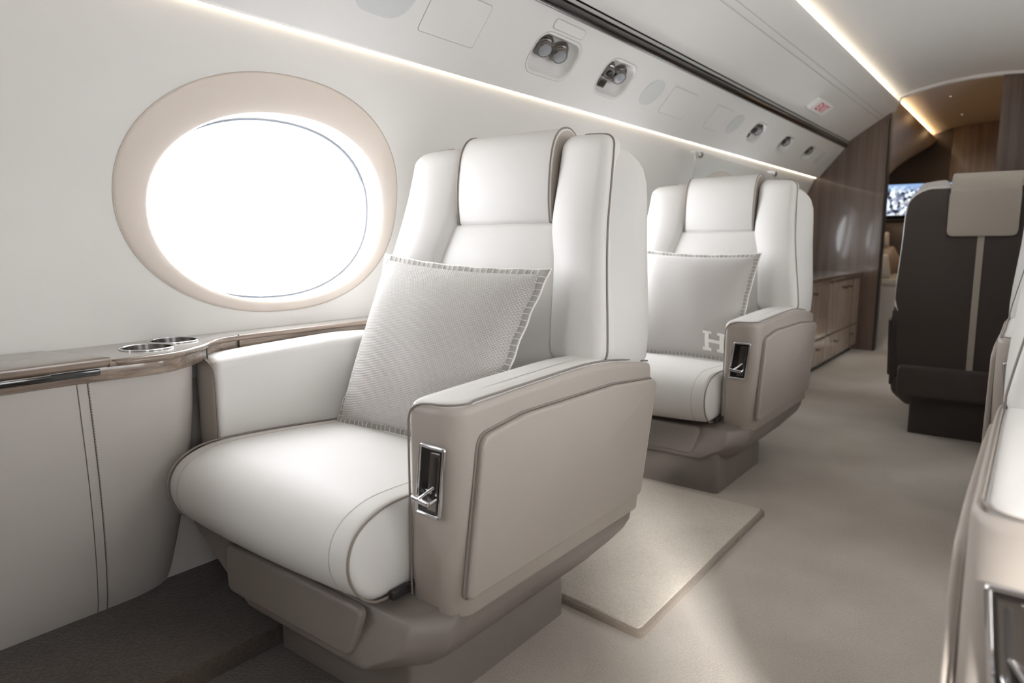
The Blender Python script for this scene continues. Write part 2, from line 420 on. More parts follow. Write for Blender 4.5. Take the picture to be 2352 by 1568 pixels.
def window_bay(sd, yc, idx, wall_parent):
    """wall sheet with an oval opening; oval beige surround, white reveal, gasket and pane"""
    A, B, ZC = 0.498, 0.357, 1.137
    hz0, hz1, hy = 0.60, 1.66, 0.885
    n = 20; bd = []
    for k in range(n): bd.append((-hy+2*hy*k/n, hz0-ZC))
    for k in range(n): bd.append((hy, hz0-ZC+(hz1-hz0)*k/n))
    for k in range(n): bd.append((hy-2*hy*k/n, hz1-ZC))
    for k in range(n): bd.append((-hy, hz1-ZC-(hz1-hz0)*k/n))
    m = len(bd); secs = []
    ths = [math.atan2(z/B, y/A) for y, z in bd]
    p = 2.15                                     # slightly squared oval
    def ell(a, b, t, yc_=0, zc_=0):
        c, s_ = cos(t), sin(t)
        return (yc_+a*math.copysign(abs(c)**(2/p), c), zc_+b*math.copysign(abs(s_)**(2/p), s_))
    R = 12
    for r in range(R+1):
        f = r/R; L = []
        for (y, z), t in zip(bd, ths):
            ey, ez = ell(A, B, t); yy = ey+(y-ey)*f; zz = ez+(z-ez)*f+ZC
            L.append((side(W(zz), sd), yc+yy, zz))
        secs.append(L)
    loft('wall_panel', secs, WALL, wall_parent, cap=False, sharp=60)
    # surround rings: (a, b, zc, depth outwards)
    def ring(a, b, zc, d, m=72):
        L = []
        for k in range(m):
            y, z = ell(a, b, 2*pi*k/m); zz = z+zc
            L.append((side(W(zz)-d, sd), yc+y+0.012*(A-a)/0.083, zz))
        return L
    name = 'window_%d' % idx
    prof = [(A+0.012, B+0.012, ZC, 0.0012), (A-0.0005, B-0.0005, ZC, 0.0012), (A-0.003, B-0.003, ZC, -0.0015), (A-0.008, B-0.008, ZC, -0.005), (0.45, 0.315, 1.120, -0.004), (0.427, 0.293, 1.105, -0.001), (0.421, 0.287, 1.102, 0.003)]
    o = loft(name, [ring(*q) for q in prof], RING, None, cap=False, sharp=70)
    structure(o, 'oval cabin window with wide beige surround, number %d along the wall' % idx)
    rv = [(0.421, 0.287, 1.102, 0.003), (0.418, 0.284, 1.101, 0.008), (0.417, 0.283, 1.100, 0.020), (0.416, 0.282, 1.100, 0.060), (0.4155, 0.2815, 1.100, 0.078), (0.411, 0.278, 1.100, 0.080)]
    tube('shadow_line', ring(A-0.0005, B-0.0005, ZC, -0.0006, 96), 0.0014, SEAM, o, 4, closed=True)
    loft('window_reveal', [ring(*q) for q in rv], REVEAL, o, cap=False, sharp=60)
    gk = [(0.4125, 0.279, 1.10, 0.079), (0.411, 0.278, 1.10, 0.075), (0.408, 0.275, 1.10, 0.076), (0.407, 0.274, 1.10, 0.090), (0.407, 0.274, 1.10, 0.110)]
    loft('window_gasket', [ring(*q) for q in gk], GASKET, o, cap=False, sharp=60)
    pr = ring(0.412, 0.279, 1.10, 0.103, 64)
    finish('window_pane', pr, [tuple(range(64))], PANE, o)
    return o
i = 1
for sd, nm in ((-1, 'left'), (1, 'right')):
    wp = bpy.data.objects.new('wall_'+nm, None); C.objects.link(wp); structure(wp)
    for yc in WIN_Y:
        window_bay(sd, yc, i, wp); i += 1
    # plain stretch of lining ahead of the last window and below the ledge
    secs = [[(side(W(z), sd), y, z) for z in [0.6+1.06*k/16 for k in range(17)]] for y in (WIN_Y[-1]+0.885, YP)]
    loft('wall_panel', secs, WALL, wp, cap=False, closed=False, sharp=60)
    secs = [[(side(W(z), sd), y, z) for z in (0.0, 0.2, 0.4, 0.61)] for y in (Y0, YP)]
    loft('lower_wall_panel', secs, PANEL_L, wp, cap=False, closed=False)
    secs = [[(side(W(z)-0.0, sd), y, z) for z in (1.655, 1.69, 1.74, 1.80)] for y in (Y0, YP)]
    loft('upper_wall_panel', secs, WALL, wp, cap=False, closed=False)
    secs = [[(side(W(z), sd), y, z) for z in [1.74*k/16 for k in range(17)]] for y in (YP, YE)]
    loft('aft_wall_panel', secs, TAN, wp, cap=False, closed=False, sharp=60)

# back end of the cabin behind the camera
structure(box('wall_back', (XC, Y0-0.03, 1.25), (3.3, 0.06, 2.7), WOODV, r=0))  # unseen end wall, set close and dark to cut light from behind
structure(box('wall_front', (XC, YE+0.03, 1.25), (3.3, 0.06, 2.7), WOODV, r=0), 'dark wood bulkhead at the far end of the aft cabin')

# overhead service panels (plane from lip A to rail B)
PA, PB = Vector((-1.745, 0, 1.61)), Vector((-1.53, 0, 1.867))
PE = (PB-PA).normalized(); PN = Vector((PE.z, 0, -PE.x))      # PN points into the cabin (down and right)
def psu(y, s, h=0.0, sd=-1):
    q = PA+PE*s+PN*h; return (side(q.x, sd), y, q.z)
def psu_panel(sd, y0, y1, mat, cutters=None):
    L = (PB-PA).length
    out = [(-0.012, -0.012, .006), (0.0, 0.0, 0.006), (L, 0.0, 0), (L, -0.075, 0), (-0.002, -0.050, 0.004)]
    out = roundpoly(out, 0.004, 3)
    def wp(x, y, z):                      # outline given as (s, h)
        return psu(y, x, z, sd)
    return prism('overhead_panel', out, y0, y1, mat, None, axis='y', warp=wp)
over_l = psu_panel(-1, Y0, YP, PSU_M); tag(over_l, 'white overhead service panel above the left windows', 'overhead panel')
over_r = psu_panel(1, Y0, YP, PSU_M); tag(over_r, 'white overhead service panel above the right windows', 'overhead panel')
def led_low(sd, y0, y1):
    a = [psu(y, -0.006, -0.030, sd) for y in (y0, y1)]
    q0 = (-1.764, 1.606); q1 = (-1.774, 1.606)
    V = [(side(q0[0], sd), y0, q0[1]), (side(q1[0], sd), y0, q1[1]), (side(q1[0], sd), y1, q1[1]), (side(q0[0], sd), y1, q0[1])]
    V2 = [(v[0], v[1], v[2]+0.006) for v in V]
    return finish('strip_light', V+V2, [(0, 1, 2, 3), (7, 6, 5, 4), (0, 3, 7, 4), (1, 5, 6, 2), (0, 4, 5, 1), (3, 2, 6, 7)], LED)
tag(led_low(-1, Y0, YP), 'thin warm strip light along the top of the left window wall', 'strip light')
tag(led_low(1, Y0, YP), 'thin warm strip light along the top of the right window wall', 'strip light')

# ceiling section: rail, upper panel, cove lip, ceiling
UP = [(-1.497, 1.925), (-1.415, 1.984), (-1.33, 2.041), (-1.25, 2.093), (-1.175, 2.140), (-1.14, 2.166), (-1.118, 2.196), (-1.112, 2.214), (-1.112, 2.232)]
UPB = [(-1.122, 2.236), (-1.160, 2.205), (-1.175, 2.20)]
CE = [(-1.235, 2.200), (-1.215, 2.232), (-1.165, 2.262), (-1.10, 2.288), (-1.0, 2.315), (-0.88, 2.342), (-0.75, 2.362), (-0.60, 2.376), (XC, 2.380)]
def sheet(name, prof, y0, y1, mat, parent=None, sd=-1, sharp=50, ny=1):
    secs = [[(side(x, sd), y0+(y1-y0)*k/ny, z) for x, z in prof] for k in range(ny+1)]
    return loft(name, secs, mat, parent, cap=False, closed=False, sharp=sharp)
ceil = bpy.data.objects.new('ceiling', None); C.objects.link(ceil); structure(ceil)
def sect(y0, y1, m_up, m_ce, sd):
    sheet('upper_panel', UP+UPB, y0, y1, m_up, ceil, sd)
    sheet('ceiling_panel', CE, y0, y1, m_ce, ceil, sd)
    sheet('cove_back', [(-1.175, 2.20), (-1.235, 2.20)], y0, y1, m_up, ceil, sd)
for sd in (-1, 1):
    sheet('light_seal', [(-1.735, 1.80), (-1.66, 2.05), (-1.45, 2.30), (-1.1, 2.46), (XC, 2.54)], Y0, YE, BLACKM, ceil, sd)  # unseen sheet above the ceiling, added to stop outside light leaking in
    sect(Y0, YP, CEIL, CEIL, sd); sect(YP, YE, TAN, TAN, sd)
    # hidden step between PSU and upper panel
    sheet('rail_recess', [(-1.53, 1.867), (-1.575, 1.905), (-1.545, 1.955), (-1.497, 1.925)], Y0, YP, BLACKM, ceil, sd)
    sheet('aft_side_panel', [(-1.745, 1.70), (-1.735, 1.68), (-1.62, 1.79), (-1.497, 1.925)], YP, YE, TAN, ceil, sd)
    # shallow groove in the upper panel: two fine joint lines
    for q in ((-1.255, 2.0895), (-1.222, 2.111)):
        tube('panel_joint', [(side(q[0], sd), Y0, q[1]-0.0006), (side(q[0], sd), YP, q[1]-0.0006)], 0.0016, GREYSTRIP, ceil, 4)
for sd, nm in ((-1, 'left'), (1, 'right')):
    for (y0, y1, tx) in ((Y0, YP-0.02, 'main cabin'), (YP+0.04, YE-0.03, 'aft cabin')):
        V = [(-1.135, 2.222), (-1.152, 2.212), (-1.156, 2.219), (-1.139, 2.229)]
        o = prism('cove_light', [(side(a, sd), b) for a, b in V], y0, y1, LEDC if tx == 'main cabin' else LEDA, None, axis='y')
        tag(o, 'warm cove strip light along the %s edge of the %s ceiling' % (nm, tx), 'strip light')
    # dark handrail
    r = thing('grab_rail', 'black gloss rail with grey inlay running above the %s service panel' % nm, 'rail')
    pr = smoothpath([(-1.533, 0, 1.866), (-1.517, 0, 1.866), (-1.507, 0, 1.880), (-1.507, 0, 1.897), (-1.516, 0, 1.910), (-1.535, 0, 1.912)], 3)
    prism('rail_bar', [(side(q.x, sd), q.z) for q in pr]+[(side(-1.57, sd), 1.895)], Y0, YP, BLACK, r, axis='y')
    prism('rail_inlay', [(side(-1.520, sd), 1.912), (side(-1.503, sd), 1.906), (side(-1.497, sd), 1.917), (side(-1.516, sd), 1.925)], Y0, YP, GREYSTRIP, r, axis='y')

# arch frame at the partition
arch = [(-1.16, 2.150), (-1.135, 2.17), (-1.112, 2.214), (-1.10, 2.262), (-1.0, 2.292), (-0.88, 2.319), (-0.75, 2.339), (-0.60, 2.353), (XC, 2.357)]
archo = [(x, z+0.03) for x, z in CE[3:]]
full = arch+[(mirx(x), z) for x, z in arch[-2::-1]]
fullo = [(-1.17, 2.20), (-1.16, 2.25)]+archo; fullo = fullo+[(mirx(x), z) for x, z in fullo[-2::-1]]
o = prism('trim_3', full+fullo[::-1], YP, YP+0.06, CEIL, None, axis='y'); structure(o, 'pale arched frame where the two ceilings meet')

# partition panels beside the doorway
pl = [(-1.97, 0.0), (-1.172, 0.0), (-1.172, 2.142), (-1.25, 2.105), (-1.415, 1.99), (-1.52, 1.90), (-1.66, 1.73), (-1.76, 1.60), (-1.86, 1.40), (-1.94, 1.15), (-1.97, 0.9)]
part_l = prism('partition_wall', pl, YP, YP+0.10, WOODV, None, axis='y', bev=0.004, segs=1)
tag(part_l, 'glossy brown wood partition left of the doorway, beyond the credenza', 'partition')
prt = [(-0.368, 0.0), (1.1, 0.0), (1.1, 1.2), (0.95, 1.5), (0.75, 1.8), (0.3, 2.14), (0.2, 2.24), (-0.1, 2.33), (-0.368, 2.352)]
part_r = prism('partition_wall', prt, YP, YP+0.10, WOODV, None, axis='y', bev=0.004, segs=1)
tag(part_r, 'tall brown wood partition on the right of the doorway, behind the dark seat', 'partition')
box('edge_trim', (-1.168, YP+0.05, 1.05), (0.012, 0.11, 2.1), BLACKM, part_l, r=0.003)

# ---- fittings in the left overhead panel
def plate_on_psu(name, yc, sc, a, b, rc, T, re, mat, parent, h0=0.0, skew=0.0, **kw):
    wp = lambda x, y, h: psu(yc+x+skew*y, sc+y, h0+h)
    return mslab(name, mat, parent, a, b, rc, T, re, warp=wp, **kw)
recesses = []
LR = [  # yc, sc, a, b, kinds ('lamp','lamp') etc.
    (2.405, 0.172, 0.150, 0.082, 'two'), (2.905, 0.178, 0.130, 0.084, 'three'),
    (4.88, 0.180, 0.120, 0.070, 'three'), (5.55, 0.178, 0.115, 0.068, 'three'), (6.21, 0.176, 0.110, 0.066, 'three')]
cutters = []
for yc, sc, a, b, k in LR:
    V, Fc, UV = slab(a, b, 0.06, 0.10, 0.004, warp=lambda x, y, h: psu(yc+x, sc+y, 0.02-h))
    cutters.append(finish('cutter', V, Fc, PSU_M))
cut(over_l, cutters)
def lamp(parent, yc, sc, r=0.032, depth=0.0, lens=True, nm='lamp_head'):
    """round metal reading-light head; sits in the bowl, tilted to the seat"""
    ax = (PN*0.90+Vector((0, -0.30, 0))+PE*-0.25).normalized()
    M = ax.to_track_quat('Z', 'Y').to_matrix()
    q = PA+PE*sc+PN*(depth); c = (q.x, yc, q.z)
    pr = [(r*1.42, -0.02), (r*1.42, -0.004), (r*1.34, 0.004), (r*1.16, 0.006), (r*1.14, 0.014), (r*1.04, 0.016), (r*1.02, 0.024), (r*0.97, 0.026), (r*0.95, 0.034), (r*0.90, 0.036), (r*0.86, 0.033), (0.001, 0.031)]
    o = lathe(nm, pr, c, NICKEL, parent, M=M)
    if lens:
        c2 = Vector(c)+ax*0.0325
        lathe('lens', [(r*0.84, 0.0), (r*0.80, 0.003), (r*0.4, 0.006), (0.001, 0.007)], c2, LENS, o, M=M)
    else:
        c2 = Vector(c)+ax*0.0325
        lathe('nozzle', [(r*0.55, 0.0), (r*0.55, 0.005), (r*0.45, 0.006), (0.001, 0.001)], c2, BLACKM, o, M=M)
    return o
LRL = ['nearest reading light recess, with two round spotlights side by side', 'second recess from the near end, with nozzle, spotlight and square switch',
       'nearest of the three small far light recesses on the overhead panel', 'middle one of the three far light recesses on the overhead panel', 'farthest light recess on the overhead panel beside the wood partition']
for (yc, sc, a, b, k), lb in zip(LR, LRL):
    base = psu(yc, sc)
    t = thing('reading_light_unit', lb, 'reading light', (0, 0, 0), group='light recesses in the overhead panel')
    # bezel ring and concave bowl
    def bowl(yc=yc, sc=sc, a=a, b=b):
        rings = [(0.005, -0.0005), (0.0045, 0.0012), (0.002, 0.0018), (-0.001, 0.001), (-0.006, -0.003)]
        secs = []
        for d, h in rings: secs.append([psu(yc+x, sc+y, h) for x, y in rr(a+d, b+d, 0.06+d, 7, 4)])
        for kk in range(1, 9):
            tt = kk/8; d = -0.006-(min(a, b)-0.012)*(1-cos(tt*pi/2))*0.98; h = -0.002-0.045*sin(tt*pi/2)
            secs.append([psu(yc+x, sc+y-0.0*kk, h) for x, y in rr(a+d, b+d, max(0.06+d, 0.008), 7, 4)])
        return secs
    loft('bowl', bowl(), PSU_M, t, cap=False, sharp=60, flip=False)
    tube('bezel_line', [psu(yc+x, sc+y, 0.0003) for x, y in rr(a+0.006, b+0.006, 0.066, 7, 2)], 0.0011, GREYSTRIP, t, 4, closed=True)
    dx = a*0.42
    lamp(t, yc-dx, sc+0.020, 0.034 if k == 'two' else 0.028, depth=-0.034, lens=(k == 'two'), nm='spotlight' if k == 'two' else 'air_nozzle')
    lamp(t, yc+dx*0.75, sc+0.018, 0.034, depth=-0.034, nm='spotlight')
    if k == 'three':
        plate_on_psu('switch', yc-dx*0.62, sc-0.046, 0.030, 0.020, 0.004, 0.008, 0.003, NICKEL, t, h0=-0.036)
        plate_on_psu('switch_face', yc-dx*0.62, sc-0.046, 0.024, 0.014, 0.003, 0.003, 0.001, BLACK, t, h0=-0.028)
for yc, sc, a, b, lb in ((1.51, 0.178, 0.105, 0.074, 'grey oval speaker cover near the top left, nearest on the overhead panel'), (3.275, 0.18, 0.085, 0.070, 'grey oval speaker cover just right of the nozzle recess'),
                         (4.455, 0.182, 0.080, 0.070, 'grey oval speaker cover left of the far light recesses'), (6.56, 0.175, 0.07, 0.068, 'faint oval speaker cover closest to the wood partition')):
    o = plate_on_psu('speaker_cover', yc, sc, a, b, 0.066, 0.003, 0.0015, DISC, None, skew=0.25)
    tag(o, lb, 'speaker cover', 'speaker covers in the overhead panel')
def frame_lines(name, pts, label, cat='access panel'):
    path = [psu(y, s, 0.0008) for y, s in pts]
    o = tube(name, path, 0.0012, GREYSTRIP, None, 4, closed=True); return tag(o, label, cat)
def hatch(yc, sc, a, b, label, T=0.0022):
    t = plate_on_psu('access_panel', yc, sc, a, b, 0.012, T, 0.001, PSU_M, None)
    tag(t, label, 'access panel')
    path = [psu(yc+x, sc+y, 0.0006) for x, y in rr(a+0.0015, b+0.0015, 0.012, 4, 2)]
    tube('shadow_gap', path, 0.0010, GREYSTRIP, t, 4, closed=True)
hatch(1.81, 0.18, 0.135, 0.078, 'large square access panel left of the first reading lights')
hatch(2.40, 0.293, 0.105, 0.018, 'narrow slot cover above the nearest pair of spotlights')
hatch(3.60, 0.178, 0.15, 0.075, 'flush access panel right of the speaker cover, third bay')
hatch(4.18, 0.175, 0.125, 0.075, 'flush access panel left of the small far speaker cover')

# exit sign on the upper panel
UA, UB = Vector((-1.50, 0, 1.923)), Vector((-1.175, 0, 2.14)); UE = (UB-UA).normalized(); UN = Vector((UE.z, 0, -UE.x))
def up(y, s, h): q = UA+UE*s+UN*h; return (q.x, y, q.z)
t = thing('exit_sign', 'small white sign with red letters EXIT on the ceiling panel', 'sign')
mslab('sign_plate', SIGNW, t, 0.19, 0.050, 0.006, 0.032, 0.004, warp=lambda x, y, h: up(5.49+x, 0.137+y, h))
def text(body, size, mat, parent, name):
    cu = bpy.data.curves.new(name, 'FONT'); cu.body = body; cu.size = size*S; cu.align_x = 'CENTER'; cu.align_y = 'CENTER'; cu.extrude = 0.0008*S
    tmp = bpy.data.objects.new(name, cu); C.objects.link(tmp); bpy.context.view_layer.update()
    me = bpy.data.meshes.new_from_object(tmp.evaluated_get(bpy.context.evaluated_depsgraph_get()))
    bpy.data.objects.remove(tmp, do_unlink=True)
    o = bpy.data.objects.new(name, me); C.objects.link(o); me.materials.clear(); me.materials.append(mat); o.parent = parent; return o
tx = text('EXIT', 0.095, RED, t, 'sign_letters')
X_ = Vector((0, 1, 0)); Y_ = UE; Z_ = UN
for v in tx.data.vertices:
    q = X_*v.co.x*1.15+Y_*v.co.y+Z_*v.co.z; v.co = q+Vector(up(5.49, 0.137, 0.0335))*S

# ---- clear acrylic panel with bright clips at the far window
t = thing('acrylic_panel', 'clear acrylic panel on bright clips, behind the far white seat', 'panel')
out = [(3.90, 1.06), (5.70, 1.06), (5.72, 1.52), (4.02, 1.545)]
prism('clear_sheet', roundpoly(out, 0.02), -1.702, -1.696, ACRYLIC, t, axis='x')
for yc in (4.085, 5.56):
    lathe('clip', [(0.022, -0.02), (0.022, 0.0), (0.016, 0.006), (0.001, 0.008)], (-1.694, yc, 1.528), CHROME, t, M=Vector((1, -0.2, -0.1)).to_track_quat('Z', 'Y').to_matrix(), n=16)
    box('clip_arm', (-1.72, yc, 1.545), (0.06, 0.05, 0.016), SIGNW, t, r=0.004)

# ================================================================= SIDE LEDGE + CONSOLE (left), plain ledge (right)
def ledge(sd):
    nm = 'left' if sd < 0 else 'right'
    plan = [(-1.945, Y0), (-1.690, Y0), (-1.690, 0.60), (-1.684, 0.66), (-1.676, 0.72), (-1.672, 0.77), (-1.685, 0.82), (-1.715, 0.87), (-1.748, 0.915), (-1.785, 0.955), (-1.818, 0.99), (-1.838, 1.04), (-1.848, 1.12), (-1.850, 1.4), (-1.850, 4.595), (-1.945, 4.595)]
    t = thing('side_ledge', 'glossy wood-veneer ledge with cup holders under the %s windows' % nm, 'ledge')
    top = prism('ledge_top', [(side(x, sd), y) for x, y in plan], 0.722, 0.733, LEDGE_TOP, t, axis='z')
    fas = prism('fascia', [(side(x-0.001, sd), y) for x, y in plan], 0.683, 0.7225, WOODL, t, axis='z', bev=0.006, segs=2)
    cutters = []
    cups = [(-1.795, 0.800), (-1.868, 0.905)]
    for cx, cy_ in cups:
        for _ in (0, 1): cutters.append(lathe('cutter', [(0.060, 0), (0.060, 0.2)], (side(cx, sd), cy_, 0.60), BLACKM, None, n=40))
    cut(top, cutters[0::2]); cut(fas, cutters[1::2])
    # edge nosing: rounded wood lip along the aisle side
    path = [(side(x+0.002, sd), y, 0.7245) for x, y in plan[1:-1]]
    tube('nosing', smoothpath(path, 3), 0.0085, WOODL, t, 8)
    return t, cups
led, cups = ledge(-1); ledge(1)
for k, (cx, cy_) in enumerate(cups):
    t = thing('cup_holder', ['chrome lined cup holder nearer the ledge edge', 'chrome lined cup holder closer to the window, farther back'][k], 'cup holder', (cx, cy_, 0.0), group='cup holders in the ledge')
    lathe('liner', [(0.0585, 0.672), (0.0585, 0.735), (0.0555, 0.735), (0.054, 0.690), (0.050, 0.682), (0.001, 0.680)], (0, 0, 0), NICKEL, t, n=48)
    rim = [(0.062*cos(2*pi*q/48), 0.062*sin(2*pi*q/48), 0.7345) for q in range(48)]
    tube('rim', rim, 0.0028, CHROME, t, 8, closed=True)
# joint in the fascia + table lid and slot
box('fascia_joint', (-1.845, 1.08, 0.708), (0.012, 0.004, 0.05), BLACKM, led, r=0)
box('fascia_joint', (-1.744, 0.93, 0.708), (0.002, 0.002, 0.03), BLACKM, led, r=0)
tl = thing('fold_out_table', 'stowed side table leaf under its flush ledge lid at far left', 'table', (0, 0, 0))
prism('table_lid', roundpoly([(-1.895, -0.25), (-1.683, -0.25), (-1.683, 0.665, 0.004), (-1.895, 0.60, 0.004)], 0), 0.7335, 0.741, LEDGE_TOP, tl, axis='z', bev=0.002, segs=2)
prism('lid_edge', [(-1.690, -0.25), (-1.678, -0.25), (-1.676, 0.664), (-1.690, 0.664)], 0.722, 0.7395, WOODL, tl, axis='z', bev=0.003, segs=2)
box('table_slot', (-1.6795, 0.43, 0.7085), (0.012, 0.42, 0.014), BLACK, tl, r=0.002)
box('slot_edge', (-1.675, 0.38, 0.7165), (0.008, 0.32, 0.002), CHROME, tl, r=0)

# padded leather side console under the ledge
def console(sd):
    nm = 'left' if sd < 0 else 'right'
    t = thing('side_console', 'grey leather padded side panel under the %s ledge with twin stitched seams' % nm, 'side panel')
    def plan(f):                                   # f=0 bottom, 1 top
        g = f**0.8
        xo = -1.868+0.168*g+0.012*sin(pi*f)
        ye = 0.87+0.075*sin(min(1, f*1.15)*pi/2)
        P = [(xo, Y0), (xo, -0.6), (xo, 0.0), (xo, 0.4), (xo, ye-0.16)]
        for k in range(1, 9):
            a = k/8*pi/2; P.append((xo-(1-cos(a))*(1.94+xo), ye-0.15+0.15*sin(a)))
        return P
    zs = [0.035+0.65*k/12 for k in range(13)]
    secs = [[(side(x, sd), y, z) for x, y in plan((z-0.035)/0.65)] for z in zs]
    loft('padded_skin', secs, PANEL_L, t, cap=False, closed=False, sharp=70)
    for j, y in enumerate((0.598, 0.620)):
        path = []
        for z in zs:
            f = (z-0.035)/0.65; g = f**0.8; path.append((side(-1.868+0.168*g+0.012*sin(pi*f)+0.0008, sd), y+0.058*(1-f), z))
        tube('seam', smoothpath(path, 3), 0.0011, THREAD, t, 5)
        if j == 1:
            pp = smoothpath(path, 8); V, Fc = [], []
            for q in range(0, len(pp)-1, 1):
                p0, p1 = pp[q], pp[q].lerp(pp[q+1], 0.6)
                v, f_ = tube_geo([p0+Vector((0.0012, 0.002, 0)), p1+Vector((0.0012, 0.0, 0))], 0.0011, 4); b0 = len(V); V += v; Fc += [tuple(b0+z_ for z_ in fc) for fc in f_]
            tag(finish('stitching', V, Fc, THREAD, t), kind='stuff')
console(-1); console(1)

# ================================================================= SEATS
BC = 0.042      # centre of the backrest relative to the seat base
def make_seat(name, label, loc, rz=0.0, mir=1, sx=1.0, group=None, ped=(-0.40, 0.17), dark=False):
    t = thing(name, label, 'seat', loc, rz, group)
    mx_ = lambda x: mir*sx*x
    def X(p): return (mx_(p[0]), p[1], p[2])
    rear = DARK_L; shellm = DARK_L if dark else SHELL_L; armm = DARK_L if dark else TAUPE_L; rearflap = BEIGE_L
    # ---- pedestal
    def rloop(x0, x1, y0, y1, r, z, nc=4, ns=3):
        return [(mx_((x0+x1)/2+x), (y0+y1)/2+y, z) for x, y in rr((x1-x0)/2, (y1-y0)/2, r, nc, ns)]
    secs = [rloop(-0.08, 0.395, ped[0], ped[1], 0.02, 0.0), rloop(-0.08, 0.395, ped[0], ped[1], 0.02, 0.09), rloop(-0.07, 0.375, ped[0]+.02, ped[1]-.02, 0.02, 0.21)]
    if dark: secs = [rloop(-0.31, 0.37, ped[0], ped[1], 0.02, z) for z in (0.0, 0.09, 0.22)]
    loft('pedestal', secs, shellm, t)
    # ---- lower shell
    T_ = [(0.305, 0.470, -0.425, 0.375, .07, .470, .07), (0.303, 0.484, -0.432, 0.392, .07, .484, .07), (0.297, 0.490, -0.435, 0.400, .07, .488, .08), (0.26, 0.491, -0.442, 0.402, .07, .470, .13), (0.228, 0.489, -0.452, 0.396, .07, .430, .16), (0.205, 0.480, -0.458, 0.380, .075, .395, .17), (0.18, 0.462, -0.464, 0.345, .085, .345, .17), (0.155, 0.440, -0.470, 0.305, .095, .285, .16), (0.140, 0.428, -0.472, 0.285, .10, .245, .15), (0.132, 0.415, -0.466, 0.27, .105, .225, .14), (0.130, 0.39, -0.45, 0.25, .11, .20, .13)]
    def sh(hw, y0, y1, z, ch, hl, cl):
        # rounded rectangle with chamfered front corners; the outboard side tapers in more
        if dark: hl, cl = hw, ch
        pts = roundpoly([(-hl+cl, y0, 0.025), (hw-ch, y0, 0.02), (hw-0.008, y0+ch, 0.02), (hw, y0+ch+0.04, 0.02), (hw, y1, 0.06), (-hl, y1, 0.06), (-hl, y0+cl+0.05, 0.03), (-hl+0.010, y0+cl, 0.03)], 0.02, 4)
        def zz(y):                      # the top dips towards the front, under the arm fronts
            u = max(0, min(1, (-0.325-y)/0.045)); u = u*u*(3-2*u)
            return z-0.046*u*max(0, (z-0.15))/0.155
        return [(mx_(x), y, zz(y)) for x, y in pts]
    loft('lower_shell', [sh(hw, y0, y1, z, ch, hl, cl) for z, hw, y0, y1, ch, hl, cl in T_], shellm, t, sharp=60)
    # ---- footrest panel on the front
    V, Fc, UV = slab(0.245, 0.055, 0.022, 0.016, 0.008, warp=lambda x, y, h: X((0.058+x*(1+1.0*y), -0.4535-h+0.14*(y+0.0), 0.207+y)))
    finish('footrest_panel', V, Fc, shellm, t, sharp=50)
    # ---- seat cushion
    prof = smoothpath([(.22, .32, 0), (-.10, .30, 0), (-.40, .285, 0), (-.475, .300, 0), (-.512, .345, 0), (-.520, .395, 0), (-.502, .440, 0), (-.455, .470, 0), (-.38, .482, 0), (-.22, .476, 0), (-.02, .460, 0), (.22, .440, 0)], 4)
    prof = [(p.x, p.y) for p in prof]
    secs = []
    cyy, cz = -0.15, 0.385
    hw = 0.352
    xs = [(-hw, 0.020), (-hw+0.003, 0.010), (-hw+0.010, 0.003), (-hw+0.02, 0.0)]+[(-hw+0.02+(2*hw-0.04)*k/10, 0.0) for k in range(1, 10)]+[(hw-0.02, 0.0), (hw-0.010, 0.003), (hw-0.003, 0.010), (hw, 0.020)]
    for x, ins in xs:
        cr = 0.010*(1-(x/hw)**2)
        L = []
        for k, (y, z) in enumerate(prof):
            a = Vector(prof[(k+1) % len(prof)])-Vector(prof[k-1]); nrm = Vector((a.y, -a.x)).normalized() if a.length > 0 else Vector((0, 0))
            # outward normal: profile runs bottom->nose->top (clockwise seen from +x)
            o_ = (cr-ins)
            L.append((mx_(x), y-nrm.x*o_*-1 if False else y+nrm.x*(-o_)*-1*-1, z+nrm.y*o_*-1))
        secs.append(L)
    loft('seat_cushion', secs, WHITE_L, t, sharp=60)
    for sgn in (-1, 1):
        path = [X((sgn*(hw-0.001), y, z)) for y, z in prof[6:-2]]
        tube('piping', path, 0.0030, PIPE, t, 6)
        path = []
        for k in range(8, len(prof)-3):
            y, z = prof[k]; a = Vector(prof[k+1])-Vector(prof[k-1]); nrm = Vector((a.y, -a.x)).normalized()
            cr = 0.010*(1-((hw-0.055)/hw)**2)
            path.append(X((sgn*(hw-0.055), y-nrm.x*cr, z-nrm.y*cr)))
        tube('seam', path, 0.0011, SEAM, t, 4)
    # ---- armrests
    top = [(-.335, .692), (-.20, .6985), (-.05, .704), (.10, .708), (.22, .703), (.33, .690), (.445, .672)]
    for sgn in (-1, 1):
        A_ = lambda p: X((sgn*p[0], p[1], p[2]))
        def arm_sec(t_, ins):
            pts = roundpoly([(.370+ins, -.372+ins, .016), (.497-ins, -.372+ins, .062), (.497-ins, .452-ins, .012), (.370+ins, .452-ins, .012)], 0.01, 8)
            P = []
            # finer along the long sides so the top can follow its curve
            Q = []
            for k in range(len(pts)):
                a_, b_ = pts[k], pts[(k+1) % len(pts)]; L_ = math.hypot(b_[0]-a_[0], b_[1]-a_[1]); n_ = 14 if L_ > 0.4 else 1
                for q in range(n_): Q.append((a_[0]+(b_[0]-a_[0])*q/n_, a_[1]+(b_[1]-a_[1])*q/n_))
            for x, y in Q:
                zt = crv(top, max(-.335, min(y, .445)))-0.004; zb = 0.255
                z = zb+(zt-zb)*t_ - ins*0.55
                yr = crv([(.25, -.068), (.60, 0.0), (.70, -.008)], z)
                y2 = y+yr*max(0, (y-0.2)/0.25)
                P.append((mx_(sgn*x), y2, z))
            return P
